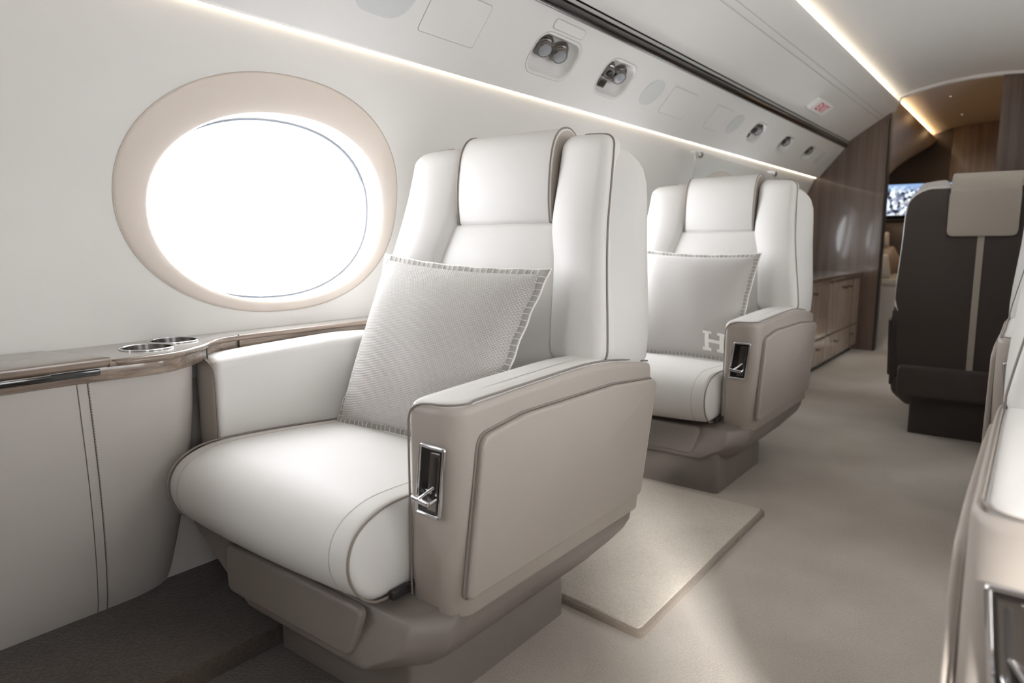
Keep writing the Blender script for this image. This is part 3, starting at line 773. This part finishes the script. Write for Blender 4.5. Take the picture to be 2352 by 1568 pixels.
        loft('arm_shell', [arm_sec(t_, i_) for t_, i_ in ((0, .004), (0.01, 0), (0.3, 0), (0.6, 0), (0.85, 0), (0.955, 0), (0.985, 0.0015), (1.0, .006), (0.985, .02), (0.985, .0625))], armm, t, sharp=50)
        def pad_sec(ins, dz, t_=1.0):
            pts = roundpoly([(.361+ins, -.3665+ins, .018), (.485-ins*0.45, -.3665+ins*0.45, .052), (.485-ins*0.45, .446-ins, .012), (.361+ins, .446-ins, .012)], 0.01, 8)
            P = []
            for k in range(len(pts)):
                a_, b_ = pts[k], pts[(k+1) % len(pts)]; L_ = math.hypot(b_[0]-a_[0], b_[1]-a_[1]); n_ = 14 if L_ > 0.4 else 1
                for q in range(n_):
                    x, y = a_[0]+(b_[0]-a_[0])*q/n_, a_[1]+(b_[1]-a_[1])*q/n_
                    zt = crv(top, max(-.335, min(y, .445)))+0.002
                    z = 0.30+(zt-dz-0.30)*t_
                    P.append((mx_(sgn*x), y-0.05*max(0, (y-0.3)/0.15)*max(0, (0.6-z)/0.3), z))
            return P
        loft('arm_pad', [pad_sec(0, .028, 0), pad_sec(0, .028, .5), pad_sec(0, .028)]+[pad_sec(.028*(1-cos(a_)), .028*(1-sin(a_))) for a_ in (0.3, 0.6, 0.9, 1.2, pi/2)]+[pad_sec(.045, -0.0006), pad_sec(.0616, -0.0008), pad_sec(.075, -0.0009), pad_sec(.083, -0.001)], DARK_L if dark else WHITE_L, t, sharp=60)
        # piping round the pad
        arc = [(.4865-.054*(1-cos(a_)), -.369+.054*(1-sin(a_)), .6895) for a_ in (0.0, .26, .52, .78, 1.05, 1.31, 1.57)]
        path = [(.4865, .444, .669)]+[(.4865, y, z-0.0022) for y, z in top[::-1][1:-1]]+[(.4865, -.30, .6925)]+arc+[(.405, -.372, .687), (.383, -.372, .677), (.370, -.371, .658), (.3665, -.370, .62), (.3665, -.370, .45), (.3665, -.370, .275)]
        tube('piping', smoothpath([A_(p) for p in path], 3), 0.0024, PIPE, t, 6)
        # outer side panel
        po = roundpoly([(-.352, .298, .012), (-.305, .622, .035), (-.16, .640, 0.05), (.22, .638, 0.03), (.440, .620, .01), (.462, .606, .008), (.380, .302, .02), ], 0.01, 6)
        prism('side_panel', [(y, z) for y, z in po], mx_(sgn*0.490), mx_(sgn*0.512), armm, t, bev=0.009, segs=4, sharp=50)
        gp = [(mx_(sgn*0.4975), y-0.004 if y < 0.3 else y, z+(0.003 if z > .5 else 0)) for y, z in po if not (y > .36 and z < .59)]
        k0 = min(range(len(gp)), key=lambda q: gp[q][2]+gp[q][1]); gp = gp[k0:]+gp[:k0]
        tube('panel_gap', gp, 0.0030, PIPE, t, 6)
    # recline control on the aisle-side arm
    h = bpy.data.objects.new('x', None)
    cx_, cz_, yf = 0.4315, 0.536, -0.3735
    fr = []
    lean = 0.11
    def hp_(x, z, y): return X((cx_+x+lean*(z), y, cz_+z))
    V, Fc, UV = slab(0.027, 0.066, 0.003, 0.004, 0.001, warp=lambda x, y, hh: hp_(x, y, yf-hh+0.001))
    ctl = finish('control_recess', V, Fc, BLACK, t, sharp=50)
    path = [hp_(x, z, yf-0.003) for x, z in rr(0.0315, 0.071, 0.004, 2, 1)]
    tube('chrome_bezel', path, 0.0042, CHROME, ctl, 8, closed=True)
    V, Fc, UV = slab(0.013, 0.060, 0.003, 0.003, 0.001, warp=lambda x, y, hh: hp_(x+0.010, y, yf-0.002-hh))
    finish('guide_plate', V, Fc, NICKEL, ctl, sharp=50)
    V, Fc, UV = slab(0.0035, 0.046, 0.003, 0.002, 0.0005, warp=lambda x, y, hh: hp_(x+0.013, y+0.006, yf-0.0045-hh))
    finish('guide_slot', V, Fc, BLACKM, ctl, sharp=50)
    tube('lever', [hp_(0.013, -0.010, yf-0.004), hp_(-0.006, -0.030, yf-0.022), hp_(-0.010, -0.036, yf-0.024)], 0.0034, CHROME, ctl, 8)
    tube('lever', [hp_(0.020, -0.034, yf-0.003), hp_(0.014, -0.043, yf-0.022)], 0.0034, CHROME, ctl, 8)
    V, Fc, UV = slab(0.024, 0.0055, 0.003, 0.007, 0.003, warp=lambda x, y, hh: hp_(x-0.006, y-0.037-0.12*x, yf-0.019-hh))
    finish('lever_bar', V, Fc, CHROME, ctl, sharp=50)
    bpy.data.objects.remove(h)
    # ---- backrest
    YF = [(0.44, 0.16), (0.60, 0.195), (0.72, 0.225), (0.95, 0.285), (1.18, 0.352), (1.30, 0.375)]       # front face by height
    WFm = [(0.44, 0.40), (0.62, 0.445), (0.72, 0.438), (0.90, 0.408), (0.98, 0.395), (1.06, 0.384), (1.18, 0.374), (1.24, 0.362), (1.262, 0.344), (1.278, 0.31)]
    WRr = [(0.28, 0.40), (0.44, 0.42), (0.62, 0.444), (0.75, 0.450), (0.90, 0.440), (1.0, 0.432), (1.10, 0.428), (1.16, 0.424), (1.20, 0.412), (1.235, 0.386), (1.258, 0.352), (1.275, 0.30)]
    def fy(z): return crv(YF, z)
    def yb(z): return lerp([(0.28, 0.40), (0.44, 0.44), (0.70, 0.475), (1.0, 0.485), (1.2, 0.48), (1.27, 0.465)], z)
    secs = []
    for z in (0.28, 0.36, 0.44, 0.55, 0.62, 0.68, 0.75, 0.82, 0.9, 1.0, 1.1, 1.16, 1.20, 1.22, 1.235, 1.248, 1.258, 1.266, 1.274):
        wr = crv(WRr, z); wf = min(crv(WFm, z)-0.006, wr-0.004); y0 = fy(max(z, .44))+0.006; y1 = yb(z)
        if z < 0.66:
            wr = min(wr, 0.42); wf = min(wf, 0.40)
        D = y1-y0; half = [(0.0, y0+0.05), (wf*0.6, y0+0.05), (wf-0.05, y0+0.045), (wf-0.012, y0+0.008), (wf, y0), (wf+(wr-wf)*0.40, y0+0.22*D), (wf+(wr-wf)*0.80, y0+0.45*D), (wr, y0+0.68*D), (wr-0.003, y0+0.82*D), (wr-0.012, y0+0.92*D), (wr-0.028, y0+0.98*D), (wr-0.06, y1), (wr*0.5, y1)]
        loop = half+[(0.0, y1)]+[(-x, y) for x, y in half[:0:-1]]
        secs.append([X((BC+x, y, z)) for x, y in loop])
    loft('back_shell', secs, WHITE_L, t, sharp=45)
    # dark rear panel
    def rear_warp(x, y, h_):
        z = 0.775+y; wr = (crv(WRr, z) if z > 0.68 else min(crv(WRr, z), 0.43 if dark else 0.39)); 
        wr -= 0.014 if dark else 0.055
        return X((BC+x/0.43*wr, yb(z)+0.002+h_, z))
    V, Fc, UV = slab(0.43, 0.485, 0.07, 0.014, 0.008, warp=rear_warp, ns=14)
    finish('rear_panel', V, Fc, rear, t, sharp=50)
    V, Fc, UV = slab(0.018, 0.33, 0.002, 0.018, 0.001, warp=lambda x, y, h_: X((BC+x, yb(0.705+y)+0.001+h_, 0.705+y)))
    finish('rear_stripe', V, Fc, BEIGE_L, t, sharp=50)
    V, Fc, UV = slab(0.40, 0.085, 0.035, 0.06, 0.02, warp=lambda x, y, h_: X((BC+x, 0.39+h_, 0.295+y)), crown=0.004)
    finish('rear_skirt', V, Fc, shellm, t, sharp=50)
    # side bolsters
    inner_t = [(0.60, 0.262), (0.72, 0.245), (0.95, 0.215), (1.06, 0.186), (1.30, 0.184)]
    outer_t = [(0.60, 0.450), (0.72, 0.440), (0.90, 0.408), (0.98, 0.394), (1.06, 0.382), (1.18, 0.371), (1.235, 0.368), (1.31, 0.363)]
    z0, z1 = 0.683, 1.302
    for sgn in (-1, 1):
        def bw(x, y, h_, sgn=sgn):
            z = (z0+z1)/2+y; a = crv(inner_t, z); b_ = crv(outer_t, z); u = (x/0.10+1)/2     # 0 inner .. 1 outer
            dz = -0.014*u*u if z > 1.2 else 0
            xx = a+(b_-a)*u
            yy = fy(z)+0.045-h_+0.035*(1-u)**2*1.0 - 0.012*u
            # let the top corners roll back
            return X((BC+sgn*xx, yy+max(0, z-1.25)**2*6, z+dz*max(0, (z-1.2)/0.1)))
        V, Fc, UV = slab(0.10, (z1-z0)/2, 0.040, 0.070, 0.022, crown=0.016, warp=bw, ns=16, ni=8)
        finish('side_bolster', V, Fc, WHITE_L, t, sharp=70)
        loopp = rr(0.1015, (z1-z0)/2+0.0015, 0.041, 6, 14)
        npt = len(loopp)
        sel = [bw(x, y, 0.030) for x, y in loopp if (x > -0.06 or y > 0.30)]
        # order: start at bottom edge, go up the outer side, along the top to the headrest
        ordp = sorted([(math.atan2(y, x), x, y) for x, y in loopp if x > -0.03 and y > -0.31+0.0*x or x > 0.05])
        path = [bw(x, y, 0.036) for a_, x, y in ordp]
        tube('piping', path, 0.0030, PIPE, t, 6)
    # centre cushion of the back
    def cw(x, y, h_):
        z = 0.765+y; a = crv(inner_t, max(z, .6))+0.012
        return X((BC+x/0.25*a, fy(z)+0.070-h_, z))
    V, Fc, UV = slab(0.25, 0.292, 0.02, 0.045, 0.015, crown=0.020, warp=cw, ns=10, ni=8)
    finish('back_cushion', V, Fc, WHITE_L, t, sharp=70)
    # headrest folded over the top
    hp = smoothpath([(.345, 1.060, 0), (.338, 1.12, 0), (.342, 1.20, 0), (.358, 1.275, 0), (.390, 1.318, 0), (.435, 1.332, 0), (.475, 1.318, 0), (.505, 1.275, 0), (.512, 1.20, 0), (.512, 1.04, 0)], 4)
    outl = [(p.x, p.y) for p in hp]
    inn = [(p[0]-0.006, p[1]) for p in outl[-1:]]
    outl = outl+[(.500, 1.036), (.492, 1.05), (.480, 1.20), (.45, 1.255), (.41, 1.255), (.405, 1.06), (.395, 1.052), (.36, 1.050)]
    caps = TAUPE_L
    prism('headrest', outl, mx_(BC-0.177), mx_(BC+0.177), WHITE_L, t, bev=0.012, segs=4, mats=[BEIGE_L if dark else WHITE_L, caps], capmat=1, sharp=50)
    if not dark:
        for sgn in (-1, 1):
            tube('piping', [X((BC+sgn*0.1745, y-0.001, z)) for y, z in [(.36, 1.052)]+outl[:30]], 0.0026, PIPE, t, 6)
    else:
        V, Fc, UV = slab(0.180, 0.110, 0.03, 0.012, 0.006, warp=lambda x, y, h_: X((BC+x, 0.505+h_, 1.140+y)))
        finish('headrest_flap', V, Fc, BEIGE_L, t, sharp=50)
    # belt buckle anchor below cushion
    box('belt_anchor', X((0.362, -0.40, 0.292)), (0.016, 0.05, 0.018), BLACKM, t, r=0.003)
    return t
seat1 = make_seat('cabin_seat', 'large white leather seat in front, beside the big oval window', (-1.345, 1.30, 0), group='white leather cabin seats')
seat2 = make_seat('cabin_seat', 'white leather seat farther down the left side, holding the H pillow', (-1.343, 3.04, 0), group='white leather cabin seats', ped=(-0.46, 0.06))
seat3 = make_seat('cabin_seat', 'white leather seat cut off at the lower right edge, arm nearest the camera', (0.455, 1.30, 0), mir=-1, group='white leather cabin seats')
seat4 = make_seat('cabin_seat', 'white leather seat glimpsed at the right edge, behind the nearest right one', (0.405, 3.12, 0), mir=-1, group='white leather cabin seats')
seat5 = make_seat('cabin_seat', 'dark brown seat seen from behind with beige headrest flap', (-0.200, 4.44, 0), rz=pi, sx=0.78, dark=True, ped=(-0.30, 0.35))

# ================================================================= PILLOWS
def pillow(label, BL, BR, TL, TR, mat, n_dir, group, letter=False, base=None):
    """square cushion between four corner points; n_dir: outward face direction"""
    t = thing('pillow', label, 'pillow', (0, 0, 0), group=group)
    BL, BR, TL, TR = map(Vector, (BL, BR, TL, TR)); nd = Vector(n_dir).normalized()
    A = 0.27
    def P(x, y, h):
        u, v = (x/A+1)/2, (y/A+1)/2
        # edges pull in between the corners
        k = 0.055
        uu = 0.5+(u-0.5)*(1-k*(1-(2*v-1)**2)); vv = 0.5+(v-0.5)*(1-k*(1-(2*u-1)**2))
        q = (BL*(1-uu)*(1-vv)+BR*uu*(1-vv)+TL*(1-uu)*vv+TR*uu*vv)
        return tuple(q+nd*h)
    V, Fc, UV = [], [], []
    n = 40
    for s_ in (1, -1):
        b0 = len(V)
        for i_ in range(n+1):
            for j in range(n+1):
                x, y = (2*i_/n-1), (2*j/n-1)
                fx, fy_ = max(0, 1-abs(x)**2.6), max(0, 1-abs(y)**2.6)
                hgt = 0.098*(fx*fy_)**0.55*(1.0 if s_ > 0 else 0.55)+0.004
                hgt += 0.003*sin(7*x+2*y)*fx*fy_
                V.append(P(x*A, y*A, s_*hgt)); UV.append((x*A*1.02, y*A*1.02))
        for i_ in range(n):
            for j in range(n):
                a = b0+i_*(n+1)+j; q = (a, a+1, a+n+2, a+n+1); Fc.append(q if s_ < 0 else q[::-1])
    o = finish('pillow_cover', V, Fc, mat, t, uvs=UV, sharp=80)
    # flat border with overcast stitches
    def off(x, y, r_):
        f0 = A*0.995; d = r_-f0
        return (x*f0+(d if x > .999 else -d if x < -.999 else 0), y*f0+(d if y > .999 else -d if y < -.999 else 0))
    F0, F1 = A*0.995, A+0.016
    secs = []
    per = []
    m = 40
    for k in range(m): per.append((-1+2*k/m, -1))
    for k in range(m): per.append((1, -1+2*k/m))
    for k in range(m): per.append((1-2*k/m, 1))
    for k in range(m): per.append((-1, 1-2*k/m))
    def wav(i_): return 0.0022*sin(i_*0.9)
    for sc_, hh in ((F0*0.97, 0.004), (F0, 0.005), (F1-0.002, 0.0045), (F1, 0.0), (F1-0.002, -0.0045), (F0, -0.005)):
        secs.append([P(*off(x, y, sc_), hh+wav(i_)) for i_, (x, y) in enumerate(per)])
    loft('border', secs, mat if False else FELT, t, cap=False, sharp=70)
    V, Fc = [], []
    def add(path, r=0.0011):
        v, f_ = tube_geo(path, r, 5); b0 = len(V); V.extend(v); Fc.extend([tuple(b0+z_ for z_ in fc) for fc in f_])
    ns = 112
    for k in range(ns):
        q = (k+0.5)/ns*4*m; i0 = int(q) % (4*m); i1 = (i0+1) % (4*m); f = q-int(q)
        x = per[i0][0]*(1-f)+per[i1][0]*f; y = per[i0][1]*(1-f)+per[i1][1]*f
        if max(abs(x), abs(y)) < 0.999: continue
        wv = wav(q)
        add([P(*off(x, y, F0-0.001), 0.0075+wv), P(*off(x, y, A+0.009), 0.0068+wv), P(*off(x, y, F1+0.0005), 0.003+wv)])
    tag(finish('blanket_stitch', V, Fc, WOOL_W, t, sharp=80), kind='stuff')
    edge = [P(*off(x, y, F1+0.001), wav(i_)) for i_, (x, y) in enumerate(per)]
    tube('edge_yarn', edge, 0.0030, WOOL_W, t, 6, closed=True)
    if letter:
        # slab-serif capital H, woven in white near the lower right corner
        cx_, cy_, k_ = 0.186, -0.208, 1.30
        bm = bmesh.new()
        for (xa, xb, ya, yb_) in ((-.040, -.010, -.034, -.024), (.010, .040, -.034, -.024), (-.040, -.010, .024, .034), (.010, .040, .024, .034), (-.032, -.018, -.024, .024), (.018, .032, -.024, .024), (-.018, .018, -.006, .006)):
            nx_, ny_ = 4, 5
            g = [[bm.verts.new((cx_+k_*(xa+(xb-xa)*i_/nx_), cy_+k_*(ya+(yb_-ya)*j/ny_), 0)) for j in range(ny_+1)] for i_ in range(nx_+1)]
            for i_ in range(nx_):
                for j in range(ny_): bm.faces.new((g[i_][j], g[i_+1][j], g[i_+1][j+1], g[i_][j+1]))
        for v in bm.verts:
            x, y = v.co.x/A, v.co.y/A; fx, fy_ = max(0, 1-abs(x)**2.6), max(0, 1-abs(y)**2.6)
            v.co = Vector(P(v.co.x, v.co.y, 0.098*(fx*fy_)**0.55+0.0085))*S
        link('letter_patch', bm, [WOOL_W], t)
    return t
pillow('knitted grey pillow with white overcast edge on the nearest left seat', (-1.645, 1.285, 0.468), (-1.065, 1.250, 0.478), (-1.650, 1.500, 0.945), (-1.030, 1.470, 0.917), KNIT, (0, -0.9, 0.42), 'grey wool pillows')
pillow('smooth grey wool pillow with a white letter H, on the farther left seat', (-1.600, 3.020, 0.468), (-1.045, 2.990, 0.478), (-1.610, 3.225, 0.945), (-1.040, 3.200, 0.935), FELT, (0, -0.9, 0.42), 'grey wool pillows', letter=True)

# ================================================================= RUG
t = thing('rug', 'beige pile rug with a thick darker edge on the aisle floor', 'rug')
def quad(P4):
    (ax, ay), (bx, by), (cx_, cy_), (dx, dy) = P4     # near-left, near-right, far-right, far-left
    def f(x, y, h):
        u, v = (x+1)/2, (y+1)/2
        return (ax*(1-u)*(1-v)+bx*u*(1-v)+cx_*u*v+dx*(1-u)*v, ay*(1-u)*(1-v)+by*u*(1-v)+cy_*u*v+dy*(1-u)*v, h)
    return f
R4 = [(-1.27, 1.535), (-0.722, 1.475), (-0.730, 2.495), (-1.27, 2.52)]
R5 = [(-1.262, 1.547), (-0.734, 1.489), (-0.742, 2.484), (-1.262, 2.508)]
q1, q2 = quad(R4), quad(R5)
mslab('rug_edge', RUG_E, t, 1, 1, 0.04, 0.017, 0.008, warp=q1, ns=20)
mslab('rug_pile', RUG_T, t, 1, 1, 0.04, 0.022, 0.005, warp=q2, ns=20)

# ================================================================= CREDENZA
def credenza():
    t = thing('credenza', 'long wood credenza with glossy counter along the left wall', 'cabinet', (0, 0, 0))
    x0, x1, y0, y1 = -1.90, -1.315, 4.62, 6.98
    box('body', ((x0+x1)/2, (y0+y1)/2, 0.375), (x1-x0, y1-y0, 0.65), WOODC, t, r=0.004)
    box('plinth', ((x0+x1)/2-0.02, (y0+y1)/2, 0.025), (x1-x0-0.03, y1-y0, 0.05), BLACKM, t, r=0)
    prism('counter', roundpoly([(x0, y0-.02), (x1+0.03, y0-.02), (x1+0.03, y1+.02), (x0, y1+.02)], 0.01), 0.700, 0.735, WOODV, t, axis='z', bev=0.010, segs=3)
    prism('counter_inlay', [(x0, y0), (x1+0.012, y0), (x1+0.012, y1), (x0, y1)], 0.7352, 0.7372, COUNTER, t, axis='z')
    nb = 4; wdt = (y1-y0-0.04)/nb
    for k in range(nb):
        yc = y0+0.02+wdt*(k+0.5)
        d = mslab('door', WOODC, t, wdt/2-0.004, 0.205, 0.004, 0.014, 0.003, warp=lambda x, y, h, yc=yc: (x1+h-0.001, yc+x, 0.475+y))
        for dx in ((-0.02, 0.02) if k % 2 == 0 else (0.0,)):
            yy = yc+dx+(wdt*0.36 if k % 2 == 0 else -wdt*0.3)
            lathe('knob', [(0.014, 0.0), (0.014, 0.004), (0.006, 0.006), (0.006, 0.02), (0.012, 0.023), (0.012, 0.030), (0.001, 0.032)], (x1+0.012, yy, 0.625), NICKEL, d, n=14, M=Vector((1, 0, 0)).to_track_quat('Z', 'Y').to_matrix())
        w_ = mslab('drawer', WOODC, t, wdt/2-0.004, 0.092, 0.004, 0.014, 0.003, warp=lambda x, y, h, yc=yc: (x1+h-0.001, yc+x, 0.165+y))
        lathe('knob', [(0.014, 0.0), (0.014, 0.004), (0.006, 0.006), (0.006, 0.02), (0.012, 0.023), (0.012, 0.030), (0.001, 0.032)], (x1+0.012, yc, 0.19), NICKEL, w_, n=14, M=Vector((1, 0, 0)).to_track_quat('Z', 'Y').to_matrix())
credenza()

# ================================================================= AFT CABIN
t = thing('divan', 'beige divan base seen through the doorway', 'sofa', (0, 0, 0))
mslab('divan_base', BEIGE_L, t, 0.33, 1.0, 0.03, 0.60, 0.03, warp=lambda x, y, h: (-1.30+x, 8.25+y, h))
mslab('mattress', BEIGE_L, t, 0.325, 0.99, 0.04, 0.06, 0.028, back_re=0.02, crown=0.01, warp=lambda x, y, h: (-1.30+x, 8.25+y, 0.60+h))
BROWN_F = leather('brown_satin', (0.22, 0.155, 0.11), rough=0.4, bump=0.01)
def soft(name, label, c, s, rot, mat):
    t = thing(name, label, 'cushion', c)
    t.rotation_euler = rot
    mslab('cushion_cover', mat, t, s[0], s[1], min(s[0], s[1])*0.3, s[2], s[2]*0.45, crown=s[2]*0.5, back_re=s[2]*0.45, back_crown=s[2]*0.4, sharp=80)
DBROWN_F = leather('dark_satin', (0.055, 0.038, 0.030), rough=0.45, bump=0.01)
soft('bolster_cushion', 'brown satin cushion leaning on the divan, seen through the doorway', (-1.245, 7.90, 0.800), (0.115, 0.150, 0.07), (radians(58), radians(-12), radians(38)), BROWN_F)
soft('bolster_cushion', 'tall dark brown cushion standing behind the lighter ones on the divan', (-1.30, 8.60, 0.93), (0.26, 0.28, 0.08), (radians(78), 0, radians(8)), DBROWN_F)
soft('round_cushion', 'small round tan cushion resting high against the dark one at the partition edge', (-1.375, 8.24, 1.02), (0.075, 0.085, 0.075), (radians(80), 0, radians(20)), BEIGE_L)
soft('lower_cushion', 'tan cushion lying under the small round one on the divan', (-1.37, 8.24, 0.80), (0.12, 0.14, 0.10), (radians(85), 0, radians(20)), BROWN_F)
soft('throw_cushion', 'beige cushion lying low at the divan end beside the partition', (-1.24, 7.42, 0.765), (0.09, 0.12, 0.06), (radians(72), 0, radians(40)), BEIGE_L)
dk = box('trim_8', (-1.36, YE-0.008, 1.2), (0.82, 0.012, 2.4), BLACKM, r=0); dk.data.materials[0] = plain('dark_panel_brown', (0.035, 0.024, 0.019), 0.35); structure(dk, 'dark brown panel on the left of the far bulkhead')
for k, (x, y) in enumerate(((-0.80, 7.75), (-0.80, 8.9))):
    t = thing('downlight', ['small warm downlight in the aft ceiling, nearer one', 'small warm downlight in the aft ceiling, farther one'][k], 'ceiling light', (x, y, 2.353))
    lathe('trim_ring', [(0.012, 0.0), (0.012, -0.003), (0.009, -0.004), (0.009, -0.001), (0.001, -0.001)], (0, 0, 0), CHROME, t, n=20)
    lathe('lens', [(0.008, -0.0015), (0.007, -0.003), (0.001, -0.0032)], (0, 0, 0), emit('downlight_glow', (1, .85, .65), 1.2), t, n=20)
    l = bpy.data.lights.new('downlight_lamp', 'SPOT'); l.energy = 9; l.color = (1.0, 0.80, 0.58); l.spot_size = radians(150); l.spot_blend = 0.6; l.shadow_soft_size = 0.02
    lo = bpy.data.objects.new('downlight_lamp', l); C.objects.link(lo); lo.location = (x*S, y*S, 2.335*S)
# dark sideboard and screen on the aft bulkhead
t = thing('aft_cabinet', 'dark cabinet under the wall screen in the aft cabin', 'cabinet')
box('body', (-1.25, YE-0.16, 0.62), (1.0, 0.30, 1.24), WOODV, t, r=0.006)
box('top', (-1.25, YE-0.17, 1.255), (1.02, 0.33, 0.03), BLACK, t, r=0.005)
def screen_mat():
    m = bpy.data.materials.new('screen_picture'); m.use_nodes = True; nt = m.node_tree; nt.nodes.clear()
    tc = nt.nodes.new('ShaderNodeTexCoord'); v = nt.nodes.new('ShaderNodeTexVoronoi'); v.inputs['Scale'].default_value = 34
    sp = nt.nodes.new('ShaderNodeSeparateXYZ'); nt.links.new(tc.outputs['Object'], sp.inputs[0]); nt.links.new(tc.outputs['Object'], v.inputs['Vector'])
    bw_ = nt.nodes.new('ShaderNodeRGBToBW'); nt.links.new(v.outputs['Color'], bw_.inputs[0])
    r = nt.nodes.new('ShaderNodeValToRGB'); nt.links.new(bw_.outputs[0], r.inputs[0])
    els = r.color_ramp.elements; els[0].position = 0.28; els[0].color = (0.02, 0.025, 0.04, 1); els[1].position = 0.75; els[1].color = (0.75, 0.85, 1, 1)
    e1 = els.new(0.5); e1.color = (0.22, 0.25, 0.36, 1); e2 = els.new(0.6); e2.color = (0.5, 0.5, 0.5, 1)
    mr = nt.nodes.new('ShaderNodeMapRange'); mr.inputs[1].default_value = 1.61*S; mr.inputs[2].default_value = 1.70*S
    nt.links.new(sp.outputs[2], mr.inputs[0])
    mx = nt.nodes.new('ShaderNodeMix'); mx.data_type = 'RGBA'; nt.links.new(mr.outputs[0], mx.inputs[0]); nt.links.new(r.outputs[0], mx.inputs[6]); mx.inputs[7].default_value = (0.25, 0.38, 0.62, 1)
    e = nt.nodes.new('ShaderNodeEmission'); e.inputs[1].default_value = 0.9; nt.links.new(mx.outputs[2], e.inputs[0])
    o = nt.nodes.new('ShaderNodeOutputMaterial'); nt.links.new(e.outputs[0], o.inputs[0]); return m
t = thing('wall_screen', 'lit wide screen showing a city view on the aft bulkhead', 'screen')
box('bezel', (-1.27, YE-0.022, 1.51), (0.90, 0.03, 0.42), BLACK, t, r=0.004)
box('display', (-1.27, YE-0.042, 1.52), (0.86, 0.012, 0.37), screen_mat(), t, r=0)
# tall wood pillar of the aft bulkhead
